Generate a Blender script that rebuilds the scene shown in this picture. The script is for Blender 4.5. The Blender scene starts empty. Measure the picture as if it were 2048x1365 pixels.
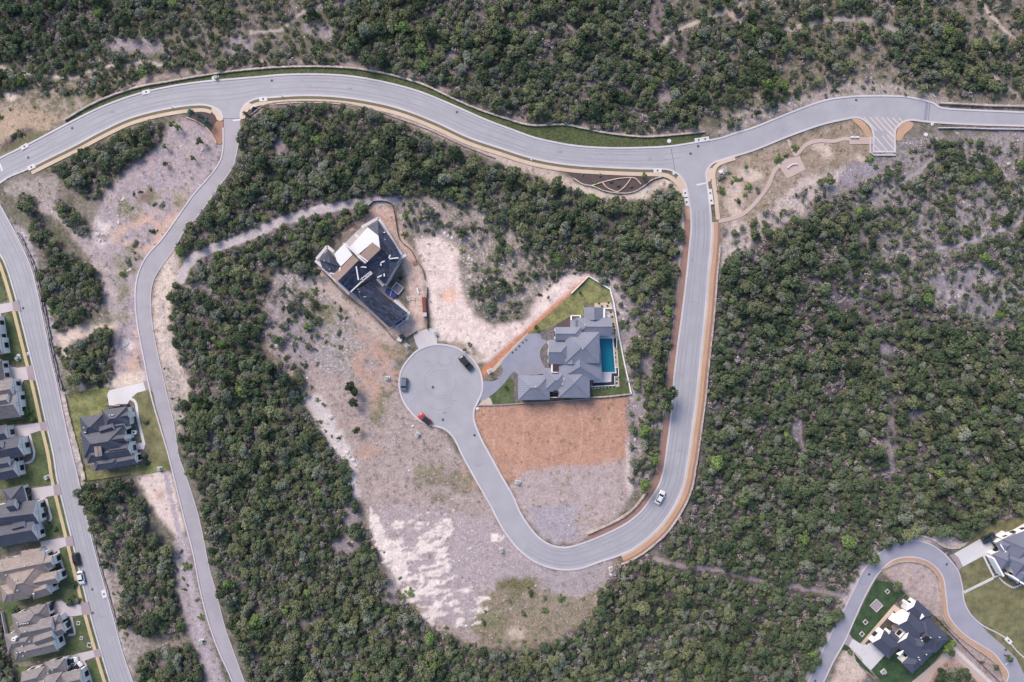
import bpy, bmesh, math, random
import numpy as np
from mathutils import Vector, Matrix
from mathutils.geometry import delaunay_2d_cdt
random.seed(7); RNG = np.random.default_rng(11)
SC = bpy.context.scene; COL = SC.collection
H = 205.0; MPP = 0.15; CX, CY = 1024.0, 682.5

# ---------------------------------------------------------------- land form
def sstep(t):
    t = np.clip(t, 0, 1); return t*t*(3-2*t)
def hgt(x, y):
    x = np.asarray(x, float); y = np.asarray(y, float)
    r = np.sqrt(((x+9)/1.12)**2 + (y+9)**2)
    z = -10.0*sstep((r-48)/170.0)
    z = z - 3.5*np.exp(-(((x-103)/34)**2 + ((y-5)/40)**2))
    far = sstep((r-230)/500.0)
    z = z + far*(14*np.sin(x/210.0+1.0)*np.cos(y/260.0+.4) + 8*np.sin(x/97.0-y/133.0))
    return z
def W(px, py, dz=0.0):
    """ground point (or a point dz above the ground) for map position px,py"""
    X = (np.asarray(px, float)-CX)*MPP; Y = (CY-np.asarray(py, float))*MPP
    x, y = X, Y
    for _ in range(5):
        k = (H-hgt(x, y)-dz)/H
        x, y = X*k, Y*k
    return x, y
def W3(px, py, dz=0.0, off=0.0):
    x, y = W(px, py, dz)
    return Vector((float(x), float(y), float(hgt(x, y))+off))
def to_px(x, y):
    k = (H-hgt(x, y))/H
    return x/k/MPP+CX, CY-y/k/MPP

# ---------------------------------------------------------------- noise
_T = np.random.default_rng(5).random((256, 256))
def vn(x, y, s=0):
    x = np.asarray(x, float)+s*17.3; y = np.asarray(y, float)-s*9.1
    xi = np.floor(x).astype(int); yi = np.floor(y).astype(int)
    fx = x-xi; fy = y-yi; fx = fx*fx*(3-2*fx); fy = fy*fy*(3-2*fy)
    a = _T[xi & 255, yi & 255]; b = _T[(xi+1) & 255, yi & 255]
    c = _T[xi & 255, (yi+1) & 255]; d = _T[(xi+1) & 255, (yi+1) & 255]
    return a*(1-fx)*(1-fy)+b*fx*(1-fy)+c*(1-fx)*fy+d*fx*fy
def fbm(x, y, s=0, o=4):
    v = 0; a = .5; t = 0
    for i in range(o):
        v = v+a*vn(x*2**i, y*2**i, s+i*3); t += a; a *= .5
    return v/t
def inpoly(px, py, poly):
    poly = np.asarray(poly, float); m = np.zeros(np.shape(px), bool)
    x0, y0 = poly.min(0); x1, y1 = poly.max(0)
    sel = (px >= x0) & (px <= x1) & (py >= y0) & (py <= y1)
    if not sel.any(): return m
    X = px[sel]; Y = py[sel]; c = np.zeros(X.shape, bool); n = len(poly)
    for i in range(n):
        ax, ay = poly[i]; bx, by = poly[(i+1) % n]
        if ay == by: continue
        k = ((ay > Y) != (by > Y)) & (X < (bx-ax)*(Y-ay)/(by-ay)+ax)
        c ^= k
    m[sel] = c; return m
def linedist(px, py, line, reach):
    d = np.full(np.shape(px), 1e9); line = np.asarray(line, float)
    x0, y0 = line.min(0)-reach; x1, y1 = line.max(0)+reach
    sel = (px >= x0) & (px <= x1) & (py >= y0) & (py <= y1)
    X = px[sel]; Y = py[sel]; r = np.full(X.shape, 1e9)
    for (ax, ay), (bx, by) in zip(line[:-1], line[1:]):
        dx, dy = bx-ax, by-ay; L = dx*dx+dy*dy+1e-9
        t = np.clip(((X-ax)*dx+(Y-ay)*dy)/L, 0, 1)
        r = np.minimum(r, np.hypot(X-ax-t*dx, Y-ay-t*dy))
    d[sel] = r; return d
def cr(pts, step=6.0, closed=False, corners=()):
    """smooth a traced line (Catmull-Rom); corners stay sharp"""
    P = [np.array(p[:2], float) for p in pts]; n = len(P); out = []
    rng = range(n if closed else n-1)
    for i in rng:
        p1, p2 = P[i], P[(i+1) % n]
        p0 = P[i-1] if (closed or i > 0) else 2*p1-p2
        p3 = P[(i+2) % n] if (closed or i+2 < n) else 2*p2-p1
        if i in corners: p0 = 2*p1-p2
        if (i+1) % n in corners: p3 = 2*p2-p1
        k = max(1, int(np.linalg.norm(p2-p1)/step))
        for j in range(k):
            t = j/k
            out.append(.5*(2*p1+(p2-p0)*t+(2*p0-5*p1+4*p2-p3)*t*t+(3*p1-p0-3*p2+p3)*t**3))
    if not closed: out.append(P[-1])
    return [tuple(p) for p in out]
def straight(pts, step=8.0, closed=True):
    out = []; n = len(pts)
    for i in range(n if closed else n-1):
        a = np.array(pts[i][:2], float); b = np.array(pts[(i+1) % n][:2], float)
        k = max(1, int(np.linalg.norm(b-a)/step))
        for j in range(k): out.append(tuple(a+(b-a)*j/k))
    if not closed: out.append(tuple(pts[-1][:2]))
    return out

# ---------------------------------------------------------------- objects
def tag(o, label=None, cat=None, group=None, kind=None):
    if label: o['label'] = label
    if cat: o['category'] = cat
    if group: o['group'] = group
    if kind: o['kind'] = kind
    return o
def empty(name, loc=(0, 0, 0), rz=0.0, label=None, cat=None, group=None):
    o = bpy.data.objects.new(name, None); COL.objects.link(o)
    o.location = loc; o.rotation_euler = (0, 0, rz); o.empty_display_size = .5
    return tag(o, label, cat, group)
def link(name, me, parent=None):
    o = bpy.data.objects.new(name, me); COL.objects.link(o)
    if parent is not None: o.parent = parent
    return o
def copy_tree(o, parent=None):
    c = o.copy(); COL.objects.link(c); c.parent = parent
    for ch in list(o.children): copy_tree(ch, c)
    return c
class MB:
    """collects faces; build() makes one mesh object"""
    def __init__(s): s.v = []; s.f = []; s.uv = []; s.mi = []; s.M = Matrix()
    def face(s, pts, mi=0, uv=None):
        b = len(s.v); s.v += [tuple(s.M @ Vector(p)) for p in pts]
        s.f.append(list(range(b, b+len(pts)))); s.mi.append(mi)
        s.uv += list(uv) if uv else [(p[0], p[1]) for p in pts]
    def box(s, c, d, mi=0, rz=0.0, taper=1.0):
        R = Matrix.Rotation(rz, 3, 'Z'); x, y, z = d[0]/2, d[1]/2, d[2]/2; C = Vector(c)
        p = [C+R @ Vector((a*x*(taper if q > 0 else 1), b*y*(taper if q > 0 else 1), q*z)) for q in (-1, 1) for a, b in ((-1, -1), (1, -1), (1, 1), (-1, 1))]
        for q in ((3, 2, 1, 0), (4, 5, 6, 7), (0, 1, 5, 4), (1, 2, 6, 5), (2, 3, 7, 6), (3, 0, 4, 7)):
            s.face([p[i] for i in q], mi)
    def cyl(s, a, b, r0, r1, n=10, mi=0, cap=True):
        a = Vector(a); b = Vector(b); d = (b-a).normalized()
        u = d.orthogonal().normalized(); w = d.cross(u)
        A = [a+r0*(u*math.cos(t)+w*math.sin(t)) for t in [2*math.pi*i/n for i in range(n)]]
        B = [b+r1*(u*math.cos(t)+w*math.sin(t)) for t in [2*math.pi*i/n for i in range(n)]]
        for i in range(n): s.face([A[i], A[(i+1) % n], B[(i+1) % n], B[i]], mi)
        if cap: s.face(A[::-1], mi); s.face(B, mi)
    def build(s, name, mats, parent=None, weld=False, smooth=False):
        me = bpy.data.meshes.new(name); me.from_pydata(s.v, [], s.f)
        for m in (mats if isinstance(mats, (list, tuple)) else [mats]): me.materials.append(m)
        uvl = me.uv_layers.new(name='UVMap'); uvl.data.foreach_set('uv', np.array(s.uv, np.float32).ravel())
        me.polygons.foreach_set('material_index', s.mi)
        if weld or smooth:
            bm = bmesh.new(); bm.from_mesh(me); bmesh.ops.remove_doubles(bm, verts=bm.verts, dist=1e-4)
            bmesh.ops.recalc_face_normals(bm, faces=bm.faces); bm.to_mesh(me); bm.free()
        if smooth: me.polygons.foreach_set('use_smooth', [True]*len(me.polygons))
        return link(name, me, parent)

# ---------------------------------------------------------------- materials
ALB = 0.62
def lin(c): return tuple((v/255/12.92 if v/255 <= .04045 else ((v/255+.055)/1.055)**2.4) for v in c)
def alb(c, k=1.0): return tuple(min(.86, v*ALB*k) for v in lin(c))
MATS = {}
def mat(name, rgb, rough=.85, var=.12, scale=1.0, bump=0.0, spec=.3, metal=0.0, k=1.0, var2=None, big=.06):
    if name in MATS: return MATS[name]
    m = bpy.data.materials.new(name); m.use_nodes = True; nt = m.node_tree; b = nt.nodes['Principled BSDF']
    c = alb(rgb, k); L = nt.links.new
    b.inputs['Roughness'].default_value = rough; b.inputs['Metallic'].default_value = metal
    b.inputs['Specular IOR Level'].default_value = spec
    tc = nt.nodes.new('ShaderNodeTexCoord')
    n1 = nt.nodes.new('ShaderNodeTexNoise'); n1.inputs['Scale'].default_value = scale; n1.inputs['Detail'].default_value = 6; n1.inputs['Roughness'].default_value = .7
    n2 = nt.nodes.new('ShaderNodeTexNoise'); n2.inputs['Scale'].default_value = scale*.08; n2.inputs['Detail'].default_value = 3
    geo = nt.nodes.new('ShaderNodeNewGeometry')
    L(geo.outputs['Position'], n1.inputs['Vector']); L(geo.outputs['Position'], n2.inputs['Vector'])
    mr = nt.nodes.new('ShaderNodeMapRange'); mr.inputs['From Min'].default_value = .3; mr.inputs['From Max'].default_value = .7
    mr.inputs['To Min'].default_value = 1-var; mr.inputs['To Max'].default_value = 1+var; L(n1.outputs['Fac'], mr.inputs['Value'])
    mr2 = nt.nodes.new('ShaderNodeMapRange'); mr2.inputs['From Min'].default_value = .35; mr2.inputs['From Max'].default_value = .65
    mr2.inputs['To Min'].default_value = 1-big; mr2.inputs['To Max'].default_value = 1+big; L(n2.outputs['Fac'], mr2.inputs['Value'])
    mu = nt.nodes.new('ShaderNodeMath'); mu.operation = 'MULTIPLY'; L(mr.outputs[0], mu.inputs[0]); L(mr2.outputs[0], mu.inputs[1])
    vm = nt.nodes.new('ShaderNodeVectorMath'); vm.operation = 'SCALE'; L(mu.outputs[0], vm.inputs['Scale'])
    if var2:
        c2 = alb(var2, k); mx = nt.nodes.new('ShaderNodeMix'); mx.data_type = 'RGBA'
        mx.inputs[6].default_value = (*c, 1); mx.inputs[7].default_value = (*c2, 1)
        n3 = nt.nodes.new('ShaderNodeTexNoise'); n3.inputs['Scale'].default_value = scale*.3; n3.inputs['Detail'].default_value = 5; L(geo.outputs['Position'], n3.inputs['Vector'])
        mr3 = nt.nodes.new('ShaderNodeMapRange'); mr3.inputs['From Min'].default_value = .4; mr3.inputs['From Max'].default_value = .6; L(n3.outputs['Fac'], mr3.inputs['Value'])
        L(mr3.outputs[0], mx.inputs[0]); L(mx.outputs[2], vm.inputs[0])
    else: vm.inputs[0].default_value = c
    L(vm.outputs[0], b.inputs['Base Color'])
    if bump:
        bp = nt.nodes.new('ShaderNodeBump'); bp.inputs['Strength'].default_value = bump; bp.inputs['Distance'].default_value = .08
        L(n1.outputs['Fac'], bp.inputs['Height']); L(bp.outputs[0], b.inputs['Normal'])
    MATS[name] = m; return m
def roofmat(name, rgb, kind='seam', pitch=.42, k=1.0, rough=.55, tone=.14):
    m = mat(name, rgb, rough=rough, var=.08, scale=2.5, k=k, big=.08); nt = m.node_tree; L = nt.links.new
    b = nt.nodes['Principled BSDF']; src = b.inputs['Base Color'].links[0].from_socket
    uv = nt.nodes.new('ShaderNodeUVMap')
    if kind == 'seam':
        w = nt.nodes.new('ShaderNodeTexWave'); w.wave_type = 'BANDS'; w.bands_direction = 'X'; w.inputs['Scale'].default_value = .314/pitch/1.0
        w.wave_profile = 'SAW'
        L(uv.outputs[0], w.inputs['Vector'])
        r = nt.nodes.new('ShaderNodeMapRange'); r.inputs['From Min'].default_value = .0; r.inputs['From Max'].default_value = .22
        r.inputs['To Min'].default_value = .68; r.inputs['To Max'].default_value = 1.03; L(w.outputs['Fac'], r.inputs['Value']); fac = r.outputs[0]; hgtsock = w.outputs['Fac']
    else:
        w = nt.nodes.new('ShaderNodeTexBrick'); w.inputs['Scale'].default_value = 1; w.inputs['Brick Width'].default_value = 1.0; w.inputs['Row Height'].default_value = .45
        w.inputs['Mortar Size'].default_value = .02; w.inputs['Color1'].default_value = (1-tone, 1-tone, 1-tone, 1); w.inputs['Color2'].default_value = (1+tone, 1+tone, 1+tone, 1); w.inputs['Mortar'].default_value = (.6, .6, .6, 1)
        L(uv.outputs[0], w.inputs['Vector']); fac = w.outputs['Color']; hgtsock = w.outputs['Fac']
    vm = nt.nodes.new('ShaderNodeVectorMath'); vm.operation = 'MULTIPLY'; L(src, vm.inputs[0]); L(fac, vm.inputs[1]); L(vm.outputs[0], b.inputs['Base Color'])
    return m
def glossy(name, rgb, rough=.2, coat=0, k=1.0, metal=0.0):
    if name in MATS: return MATS[name]
    m = bpy.data.materials.new(name); m.use_nodes = True; b = m.node_tree.nodes['Principled BSDF']
    b.inputs['Base Color'].default_value = (*alb(rgb, k), 1); b.inputs['Roughness'].default_value = rough; b.inputs['Metallic'].default_value = metal
    b.inputs['Coat Weight'].default_value = coat; b.inputs['Coat Roughness'].default_value = .05; MATS[name] = m; return m

ASPH = mat('asphalt', (185, 183, 191), .9, .05, 3.0, .1, big=.05)
ASPH2 = mat('asphalt_worn', (184, 178, 186), .9, .06, 3.0, .1, big=.06)
CONC = mat('concrete', (222, 214, 216), .85, .07, 2.0, .05)
CONCW = mat('concrete_white', (238, 234, 236), .8, .05, 1.5)
KERB = mat('kerb_concrete', (222, 214, 220), .85, .06, 2.0)
PEACH = mat('tan_concrete', (226, 202, 182), .85, .07, 2.0)
PINKC = mat('pink_concrete', (214, 191, 182), .85, .06, 2.0)
APRON = mat('brown_paver', (178, 162, 168), .85, .08, 4.0)
BLUEDR = mat('grey_paver', (160, 162, 180), .8, .06, 3.0)
ORSAND = mat('orange_gravel', (208, 170, 144), .95, .16, 3.0, .4)
RUST = mat('rust_mulch', (170, 134, 122), .95, .22, 5.0, .5)
DMULCH = mat('dark_mulch', (100, 86, 88), .95, .3, 5.0, .6)
GRAVELB = mat('dark_gravel', (112, 106, 112), .95, .3, 6.0, .6, var2=(140, 132, 132))
CREAMG = mat('cream_gravel', (214, 196, 178), .95, .14, 5.0, .4)
LIME = mat('limestone', (214, 202, 192), .9, .2, 1.6, .7, var2=(190, 176, 168))
LIMEG = mat('limestone_grey', (176, 170, 172), .9, .25, 1.4, .7, var2=(150, 145, 148))
PAINT = mat('road_paint', (240, 236, 240), .7, .08, 4.0)
LAWN = mat('lawn_grass', (86, 104, 68), .95, .28, 4.0, .5, var2=(106, 114, 80), big=.24)
LAWND = mat('lawn_deep', (62, 86, 60), .95, .22, 6.0, .5, var2=(74, 98, 66), big=.24)
LAWNDRY = mat('lawn_dry', (124, 128, 92), .95, .2, 5.0, .5, var2=(142, 132, 98), big=.26)
LAWNY = mat('lawn_pale', (118, 134, 84), .95, .2, 5.0, .5, var2=(156, 146, 104), big=.26)
VERGE = mat('verge_grass', (104, 110, 72), .95, .35, 5.0, .6, var2=(74, 88, 58))
STRIP = mat('parkway_grass', (128, 122, 98), .95, .2, 5.0, .4)
STUCCO = mat('white_stucco', (240, 240, 242), .85, .04, 2.0, k=1.3)
STUCCOC = mat('cream_stucco', (226, 214, 204), .85, .05, 2.0)
BLACKM = mat('black_metal', (40, 40, 44), .5, .1, 3.0)
GLASS = glossy('window_glass', (52, 58, 70), .08)
FRAME = glossy('window_frame_paint', (54, 52, 54), .5)
WHITEP = glossy('white_paint', (244, 244, 246), .45)
DOORM = glossy('dark_door', (70, 62, 66), .5)
BARK = mat('bark', (96, 84, 80), .95, .25, 8.0, .4)
DEADW = mat('dead_wood', (168, 158, 160), .95, .2, 8.0)

# ---------------------------------------------------------------- draped sheets and strips
BLOCK = []      # map polygons nothing grows on
def sheet(name, rings, off, m, step=2.0, smooth=True, corners=(), kind='structure', label=None, cat=None, group=None, block=True, thick=0.0, flat=None, parent=None):
    """surface laid on the land inside the traced ring(s)"""
    if not isinstance(rings[0][0], (tuple, list)): rings = [rings]
    px_r = [cr(r, 5.0, True, corners) if smooth else straight(r, 6.0) for r in rings]
    if block: BLOCK.append(px_r[0])
    V = []; E = []; WR = []
    for r in px_r:
        a = np.array(r); x, y = W(a[:, 0], a[:, 1]); b = len(V)
        pts = list(zip(x.tolist(), y.tolist())); WR.append(np.array(pts)); V += pts
        E += [(b+i, b+(i+1) % len(pts)) for i in range(len(pts))]
    A = np.vstack(WR); x0, y0 = A.min(0); x1, y1 = A.max(0)
    gx, gy = np.meshgrid(np.arange(x0+step/2, x1, step), np.arange(y0+step/2, y1, step)); gx = gx.ravel(); gy = gy.ravel()
    ins = np.zeros(gx.shape, bool)
    for r in WR: ins ^= inpoly(gx, gy, r)
    V += list(zip(gx[ins].tolist(), gy[ins].tolist()))
    vo, eo, fo, *_ = delaunay_2d_cdt([Vector(v) for v in V], E, [], 0, 1e-5)
    vo = np.array([tuple(v) for v in vo]); F = np.array([tuple(f) for f in fo if len(f) == 3])
    c = vo[F].mean(1); keep = np.zeros(len(F), bool)
    for r in WR: keep ^= inpoly(c[:, 0], c[:, 1], r)
    F = F[keep]
    z = (hgt(vo[:, 0], vo[:, 1])+off) if flat is None else np.full(len(vo), flat)
    v3 = np.column_stack([vo, z]); faces = []
    for f in F:
        p = vo[f]; ar = (p[1, 0]-p[0, 0])*(p[2, 1]-p[0, 1])-(p[2, 0]-p[0, 0])*(p[1, 1]-p[0, 1])
        faces.append(tuple(f) if ar > 0 else tuple(f[::-1]))
    vl = v3.tolist()
    if thick:
        for r in WR:
            b = len(vl); n = len(r); zz = (hgt(r[:, 0], r[:, 1])+off) if flat is None else np.full(n, flat)
            for (x, y), q in zip(r, zz): vl.append([x, y, q])
            for (x, y), q in zip(r, zz): vl.append([x, y, q-thick])
            faces += [(b+i, b+(i+1) % n, b+n+(i+1) % n, b+n+i) for i in range(n)]
    me = bpy.data.meshes.new(name); me.from_pydata(vl, [], faces); me.materials.append(m)
    o = link(name, me, parent)
    return tag(o, label, cat, group, kind)
def strip_faces(mb, line, d0, d1, top, bot=None, side=1, closed=False, mi=0, jit=0.0, smoothz=True):
    """band from d0 to d1 map px beside a traced line, real top and faces"""
    a = np.array(line, float); t = np.gradient(a, axis=0)
    if closed: t = np.roll(a, -1, 0)-np.roll(a, 1, 0)
    t /= np.linalg.norm(t, axis=1)[:, None]+1e-9
    n = np.column_stack([t[:, 1], -t[:, 0]])*side
    A = a+n*d0; B = a+n*d1
    if jit:
        k = RNG.uniform(-jit, jit, len(a)); B = B+n*k[:, None]; A = A+n*(RNG.uniform(-jit, jit, len(a))*.5)[:, None]
    ax, ay = W(A[:, 0], A[:, 1]); bx, by = W(B[:, 0], B[:, 1])
    za = hgt(ax, ay); zb = hgt(bx, by); zt = np.full(len(a), top)
    if jit: zt = zt+RNG.uniform(-.18, .12, len(a))*min(1, top)
    m = len(a); R = range(m if closed else m-1)
    for i in R:
        j = (i+1) % m
        a0 = (ax[i], ay[i], za[i]+zt[i]); a1 = (ax[j], ay[j], za[j]+zt[j]); b0 = (bx[i], by[i], zb[i]+zt[i]); b1 = (bx[j], by[j], zb[j]+zt[j])
        q = [a0, a1, b1, b0]
        if (a1[0]-a0[0])*(b0[1]-a0[1])-(a1[1]-a0[1])*(b0[0]-a0[0]) < 0: q = q[::-1]
        mb.face(q, mi)
        if bot is not None:
            mb.face([a0, a1, (a1[0], a1[1], za[j]+bot), (a0[0], a0[1], za[i]+bot)], mi)
            mb.face([b0, b1, (b1[0], b1[1], zb[j]+bot), (b0[0], b0[1], zb[i]+bot)], mi)
    if bot is not None and not closed:
        for i in (0, m-1):
            mb.face([(ax[i], ay[i], za[i]+zt[i]), (bx[i], by[i], zb[i]+zt[i]), (bx[i], by[i], zb[i]+bot), (ax[i], ay[i], za[i]+bot)], mi)
    poly = list(map(tuple, A))+list(map(tuple, B[::-1]))
    return poly
def strip(name, line, d0, d1, top, bot, side, m, kind='structure', block=True, closed=False, jit=0.0, label=None, cat=None, group=None, sm=5.0, parent=None):
    mb = MB(); ln = cr(line, sm, closed) if sm else line
    p = strip_faces(mb, ln, d0, d1, top, bot, side, closed, jit=jit)
    if block: BLOCK.append(p)
    return tag(mb.build(name, m, parent), label, cat, group, kind)
def T(ox, oy, s): return lambda *p: [(ox+a/s, oy+b/s) for a, b in p]
# ---------------------------------------------------------------- traced road edges (map px)
N1 = [(-120,385),(-60,351),(0,318),(67,285),(135,249),(202,216),(270,191),(337,175),(404,165),(472,159),(520,155),(567,151),(635,150),(702,154),(770,166),(837,184),(904,211),(972,241),(1020,259),(1067,276),(1110,286),(1152,293),(1209,297),(1270,297),(1337,294),(1391,286),(1438,278),(1472,267),(1508,256),(1575,229),(1643,204),(1697,195),(1751,193),(1811,195),(1862,206),(1882,217),(1930,221),(2048,226),(2200,232)]
S1a = [(2200,258),(2048,252),(1946,249),(1859,244),(1825,240),(1808,243),(1794,254),(1789,266),(1789,306)]
S1b = [(1747,306),(1747,270),(1741,253),(1727,240),(1714,235),(1697,237),(1643,249),(1575,273),(1508,300),(1452,317),(1428,325),(1418,334),(1411,347),(1413,364),(1418,404),(1422,455),(1420,501),(1415,551),(1410,619),(1403,686),(1396,753),(1391,804),(1384,854),(1377,907),(1372,935),(1366,969),(1351,1006),(1324,1047),(1297,1074),(1266,1097),(1236,1111),(1202,1122),(1162,1136),(1128,1139),(1098,1134),(1067,1121),(1040,1100),(1020,1077),(1003,1052),(979,1006),(948,952),(924,908),(915,888),(904,870),(888,857),(871,852),(851,847),(834,836),(817,817),(805,797),(799,770),(803,743),(817,720),(837,701),(864,691),(891,691),(918,699),(942,716),(958,740),(964,763),(963,784),(955,804),(948,818),(947,838),(953,858),(965,885),(979,910),(1000,949),(1010,966),(1027,996),(1040,1026),(1061,1058),(1081,1079),(1104,1092),(1128,1096),(1148,1093),(1175,1084),(1209,1070),(1249,1050),(1280,1026),(1303,996),(1319,969),(1329,935),(1333,907),(1340,854),(1345,804),(1349,753),(1357,686),(1366,619),(1374,551),(1379,501),(1383,455),(1381,418),(1374,377),(1367,361),(1357,349),(1340,340),(1320,338),(1270,337),(1202,334),(1135,329),(1067,317),(1000,296),(938,275),(871,244),(803,218),(736,202),(669,193),(601,191),(540,195),(516,197),(499,203),(489,212),(482,223),(481,237)]
S1c = [(447,237),(442,224),(431,216),(411,210),(388,210),(354,214),(303,224),(253,239),(202,263),(152,290),(101,315),(51,340),(20,353),(0,366),(-60,410),(-120,450)]
E2 = [(481,237),(479,270),(472,310),(462,340),(435,377),(401,425),(367,465),(347,500),(324,531),(307,561),(301,595),(303,639),(312,693),(324,747),(337,804),(348,851),(357,910),(367,940),(381,980),(396,1030),(406,1075),(418,1135),(432,1185),(450,1256),(472,1318),(489,1365),(530,1480)]
W2 = [(447,237),(448,256),(447,303),(438,330),(418,357),(388,391),(357,435),(336,465),(320,486),(300,507),(285,531),(275,561),(272,595),(275,639),(283,686),(293,737),(300,774),(310,814),(324,861),(338,908),(347,944),(358,989),(374,1053),(388,1107),(401,1175),(418,1242),(438,1299),(467,1365),(506,1480)]
E4 = [(-40,330),(-18,380),(0,411),(24,455),(47,501),(64,544),(78,602),(91,666),(104,730),(116,780),(128,838),(144,908),(158,966),(175,1047),(192,1114),(209,1175),(226,1235),(243,1299),(266,1365),(310,1480)]
W4 = [(-80,380),(-45,430),(-20,468),(0,506),(13,531),(30,585),(47,652),(64,720),(79,780),(94,848),(108,908),(116,959),(133,1030),(152,1107),(165,1161),(182,1229),(199,1289),(222,1365),(262,1480)]
N5 = [(1560,1480),(1616,1365),(1636,1320),(1660,1272),(1687,1222),(1710,1175),(1727,1141),(1751,1114),(1778,1094),(1805,1082),(1832,1082),(1862,1090),(1885,1106),(1902,1124),(1916,1144),(1924,1175),(1928,1205),(1943,1232),(1966,1252),(1993,1266),(2013,1279),(2030,1299),(2048,1316),(2120,1370)]
I5 = [(1590,1480),(1646,1365),(1666,1323),(1687,1286),(1710,1235),(1730,1191),(1751,1154),(1771,1131),(1794,1117),(1825,1114),(1855,1122),(1875,1138),(1887,1158),(1892,1191),(1896,1225),(1906,1245),(1929,1269),(1960,1289),(1987,1306),(2003,1326),(2016,1345),(2012,1365),(1990,1400),(2050,1440)]
def sm(l, cl=False): return cr(l, 5.0, cl)
main_ring = sm(N1)+sm(S1a)+sm(S1b)+sm(S1c)
sheet('main_road', main_ring, .06, ASPH, smooth=False)
sheet('hill_road', sm(E2)+sm(W2)[::-1], .064, ASPH2, smooth=False)
sheet('street', sm(E4)+sm(W4)[::-1], .062, ASPH, smooth=False)
sheet('lane', sm(N5)+sm(I5)[::-1], .062, mat('asphalt_lane', (176,174,188), .9, .05, 3.0), smooth=False)
kb = MB()
for ln, sd in ((N1,1),(S1a,1),(S1b,1),(S1c,1)): strip_faces(kb, sm(ln), -1.2, 2.4, .2, -.1, sd)
tag(kb.build('kerb', KERB), kind='structure')
kb = MB()
strip_faces(kb, sm(E2)[3:], 0, 1.2, .13, -.1, 1); strip_faces(kb, sm(W2)[3:], 0, 2.6, .2, -.1, -1)
tag(kb.build('kerb', KERB), kind='structure')
kb = MB(); strip_faces(kb, sm(E4), 0, 1.8, .2, -.1, 1); strip_faces(kb, sm(W4), -1, 2.4, .2, -.1, -1)
tag(kb.build('kerb', KERB), kind='structure')
kb = MB(); strip_faces(kb, sm(N5), -.8, 1.6, .2, -.1, 1); strip_faces(kb, sm(I5), -.8, 1.6, .2, -.1, -1)
tag(kb.build('kerb', KERB), kind='structure')
def cut(line, a, b):
    """piece of a smoothed edge between the points nearest to a and b"""
    l = np.array(sm(line)); i = int(np.argmin(np.hypot(*(l-a).T))); j = int(np.argmin(np.hypot(*(l-b).T)))
    if i > j: i, j = j, i
    return [tuple(p) for p in l[i:j+1]]
# parkway strips and footpaths of the main road (south side)
for a, b in (((58,337),(425,214)),):
    c = cut(S1c, a, b)
    strip('parkway_strip', c, 2.4, 8, .15, -.1, 1, STRIP, sm=0); strip('footpath', c, 8, 15, .19, -.1, 1, PEACH, sm=0)
c = cut(S1b, (1322,338), (493,208)); strip('parkway_strip', c, 2.4, 8, .15, -.1, 1, STRIP, sm=0); strip('footpath', c, 8, 15.5, .19, -.1, 1, PEACH, sm=0)
# corner paths at the hill road mouth
sheet('footpath', [(425,212),(434,216),(443,226),(447,240),(440,243),(434,240),(431,232),(424,225)], .19, PEACH, thick=.2)
sheet('footpath', [(493,206),(486,214),(481,226),(481,240),(490,238),(495,226),(500,217),(508,211)], .19, PEACH, thick=.2)
# corner paths at the loop road mouth
strip('footpath', [(1315,349),(1334,352),(1350,362),(1361,377),(1366,396)], -4.5, 4, .19, -.1, 1, PEACH, sm=4)
strip('footpath', [(1470,317),(1450,323),(1434,331),(1427,344),(1427,362),(1431,392),(1436,440)], -4, 4, .19, -.1, 1, PEACH, sm=4)
sheet('footpath', [(1357,351),(1366,360),(1373,378),(1366,384),(1360,372),(1352,362)], .17, PEACH, thick=.2)
sheet('footpath', [(1413,345),(1422,336),(1430,340),(1424,356),(1416,366)], .17, PEACH, thick=.2)
# east side of loop road: concrete edge, orange gravel walk, rust mulch
c = cut(S1b, (1421,445), (1240,1109))
strip('parkway_strip', c, 2.4, 5.5, .15, -.1, 1, PEACH, sm=0); strip('gravel_path', c, 5.5, 13.5, .13, -.1, 1, ORSAND, sm=0)
strip('mulch_bed', c, 13.5, 17.5, .10, -.1, 1, RUST, kind='structure', sm=0)
# west side of loop road: rust mulch bed
c = cut(S1b, (1181,1081), (1381,420)); strip('mulch_bed', c, 2.4, 14.5, .12, -.1, 1, RUST, sm=0)
sheet('mulch_bed', [(1367,398),(1375,398),(1380,440),(1372,440)], .15, ORSAND)
# street west side: parkway, tan footpath, brown aprons
c = cut(W4, (-15,475), (232,1400)); strip('parkway_strip', c, 2.4, 8, .15, -.1, -1, LAWN, sm=0); strip('footpath', c, 8, 14.5, .19, -.1, -1, mat('yellow_concrete', (222,198,160), .85, .06, 2.0), sm=0)
# lane: inner orange band
c = cut(I5, (1760,1142), (2014,1350)); strip('gravel_verge', c, 1.6, 9, .12, -.1, -1, ORSAND, sm=0)
sheet('gravel_verge', [(1925,1263),(1950,1286),(1985,1305),(2003,1328),(2014,1348),(2008,1366),(2002,1345),(1985,1322),(1958,1302),(1932,1283)], .135, ORSAND)
sheet('gravel_verge', [(1796,236),(1800,262),(1789,270)][:0] or [(1795,258),(1804,247),(1818,243),(1827,247),(1822,258),(1808,270),(1803,281),(1792,281)], .14, ORSAND)
sheet('gravel_verge', [(1703,239),(1716,238),(1730,247),(1741,262),(1744,276),(1733,274),(1722,258),(1712,248)], .14, ORSAND)
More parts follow.
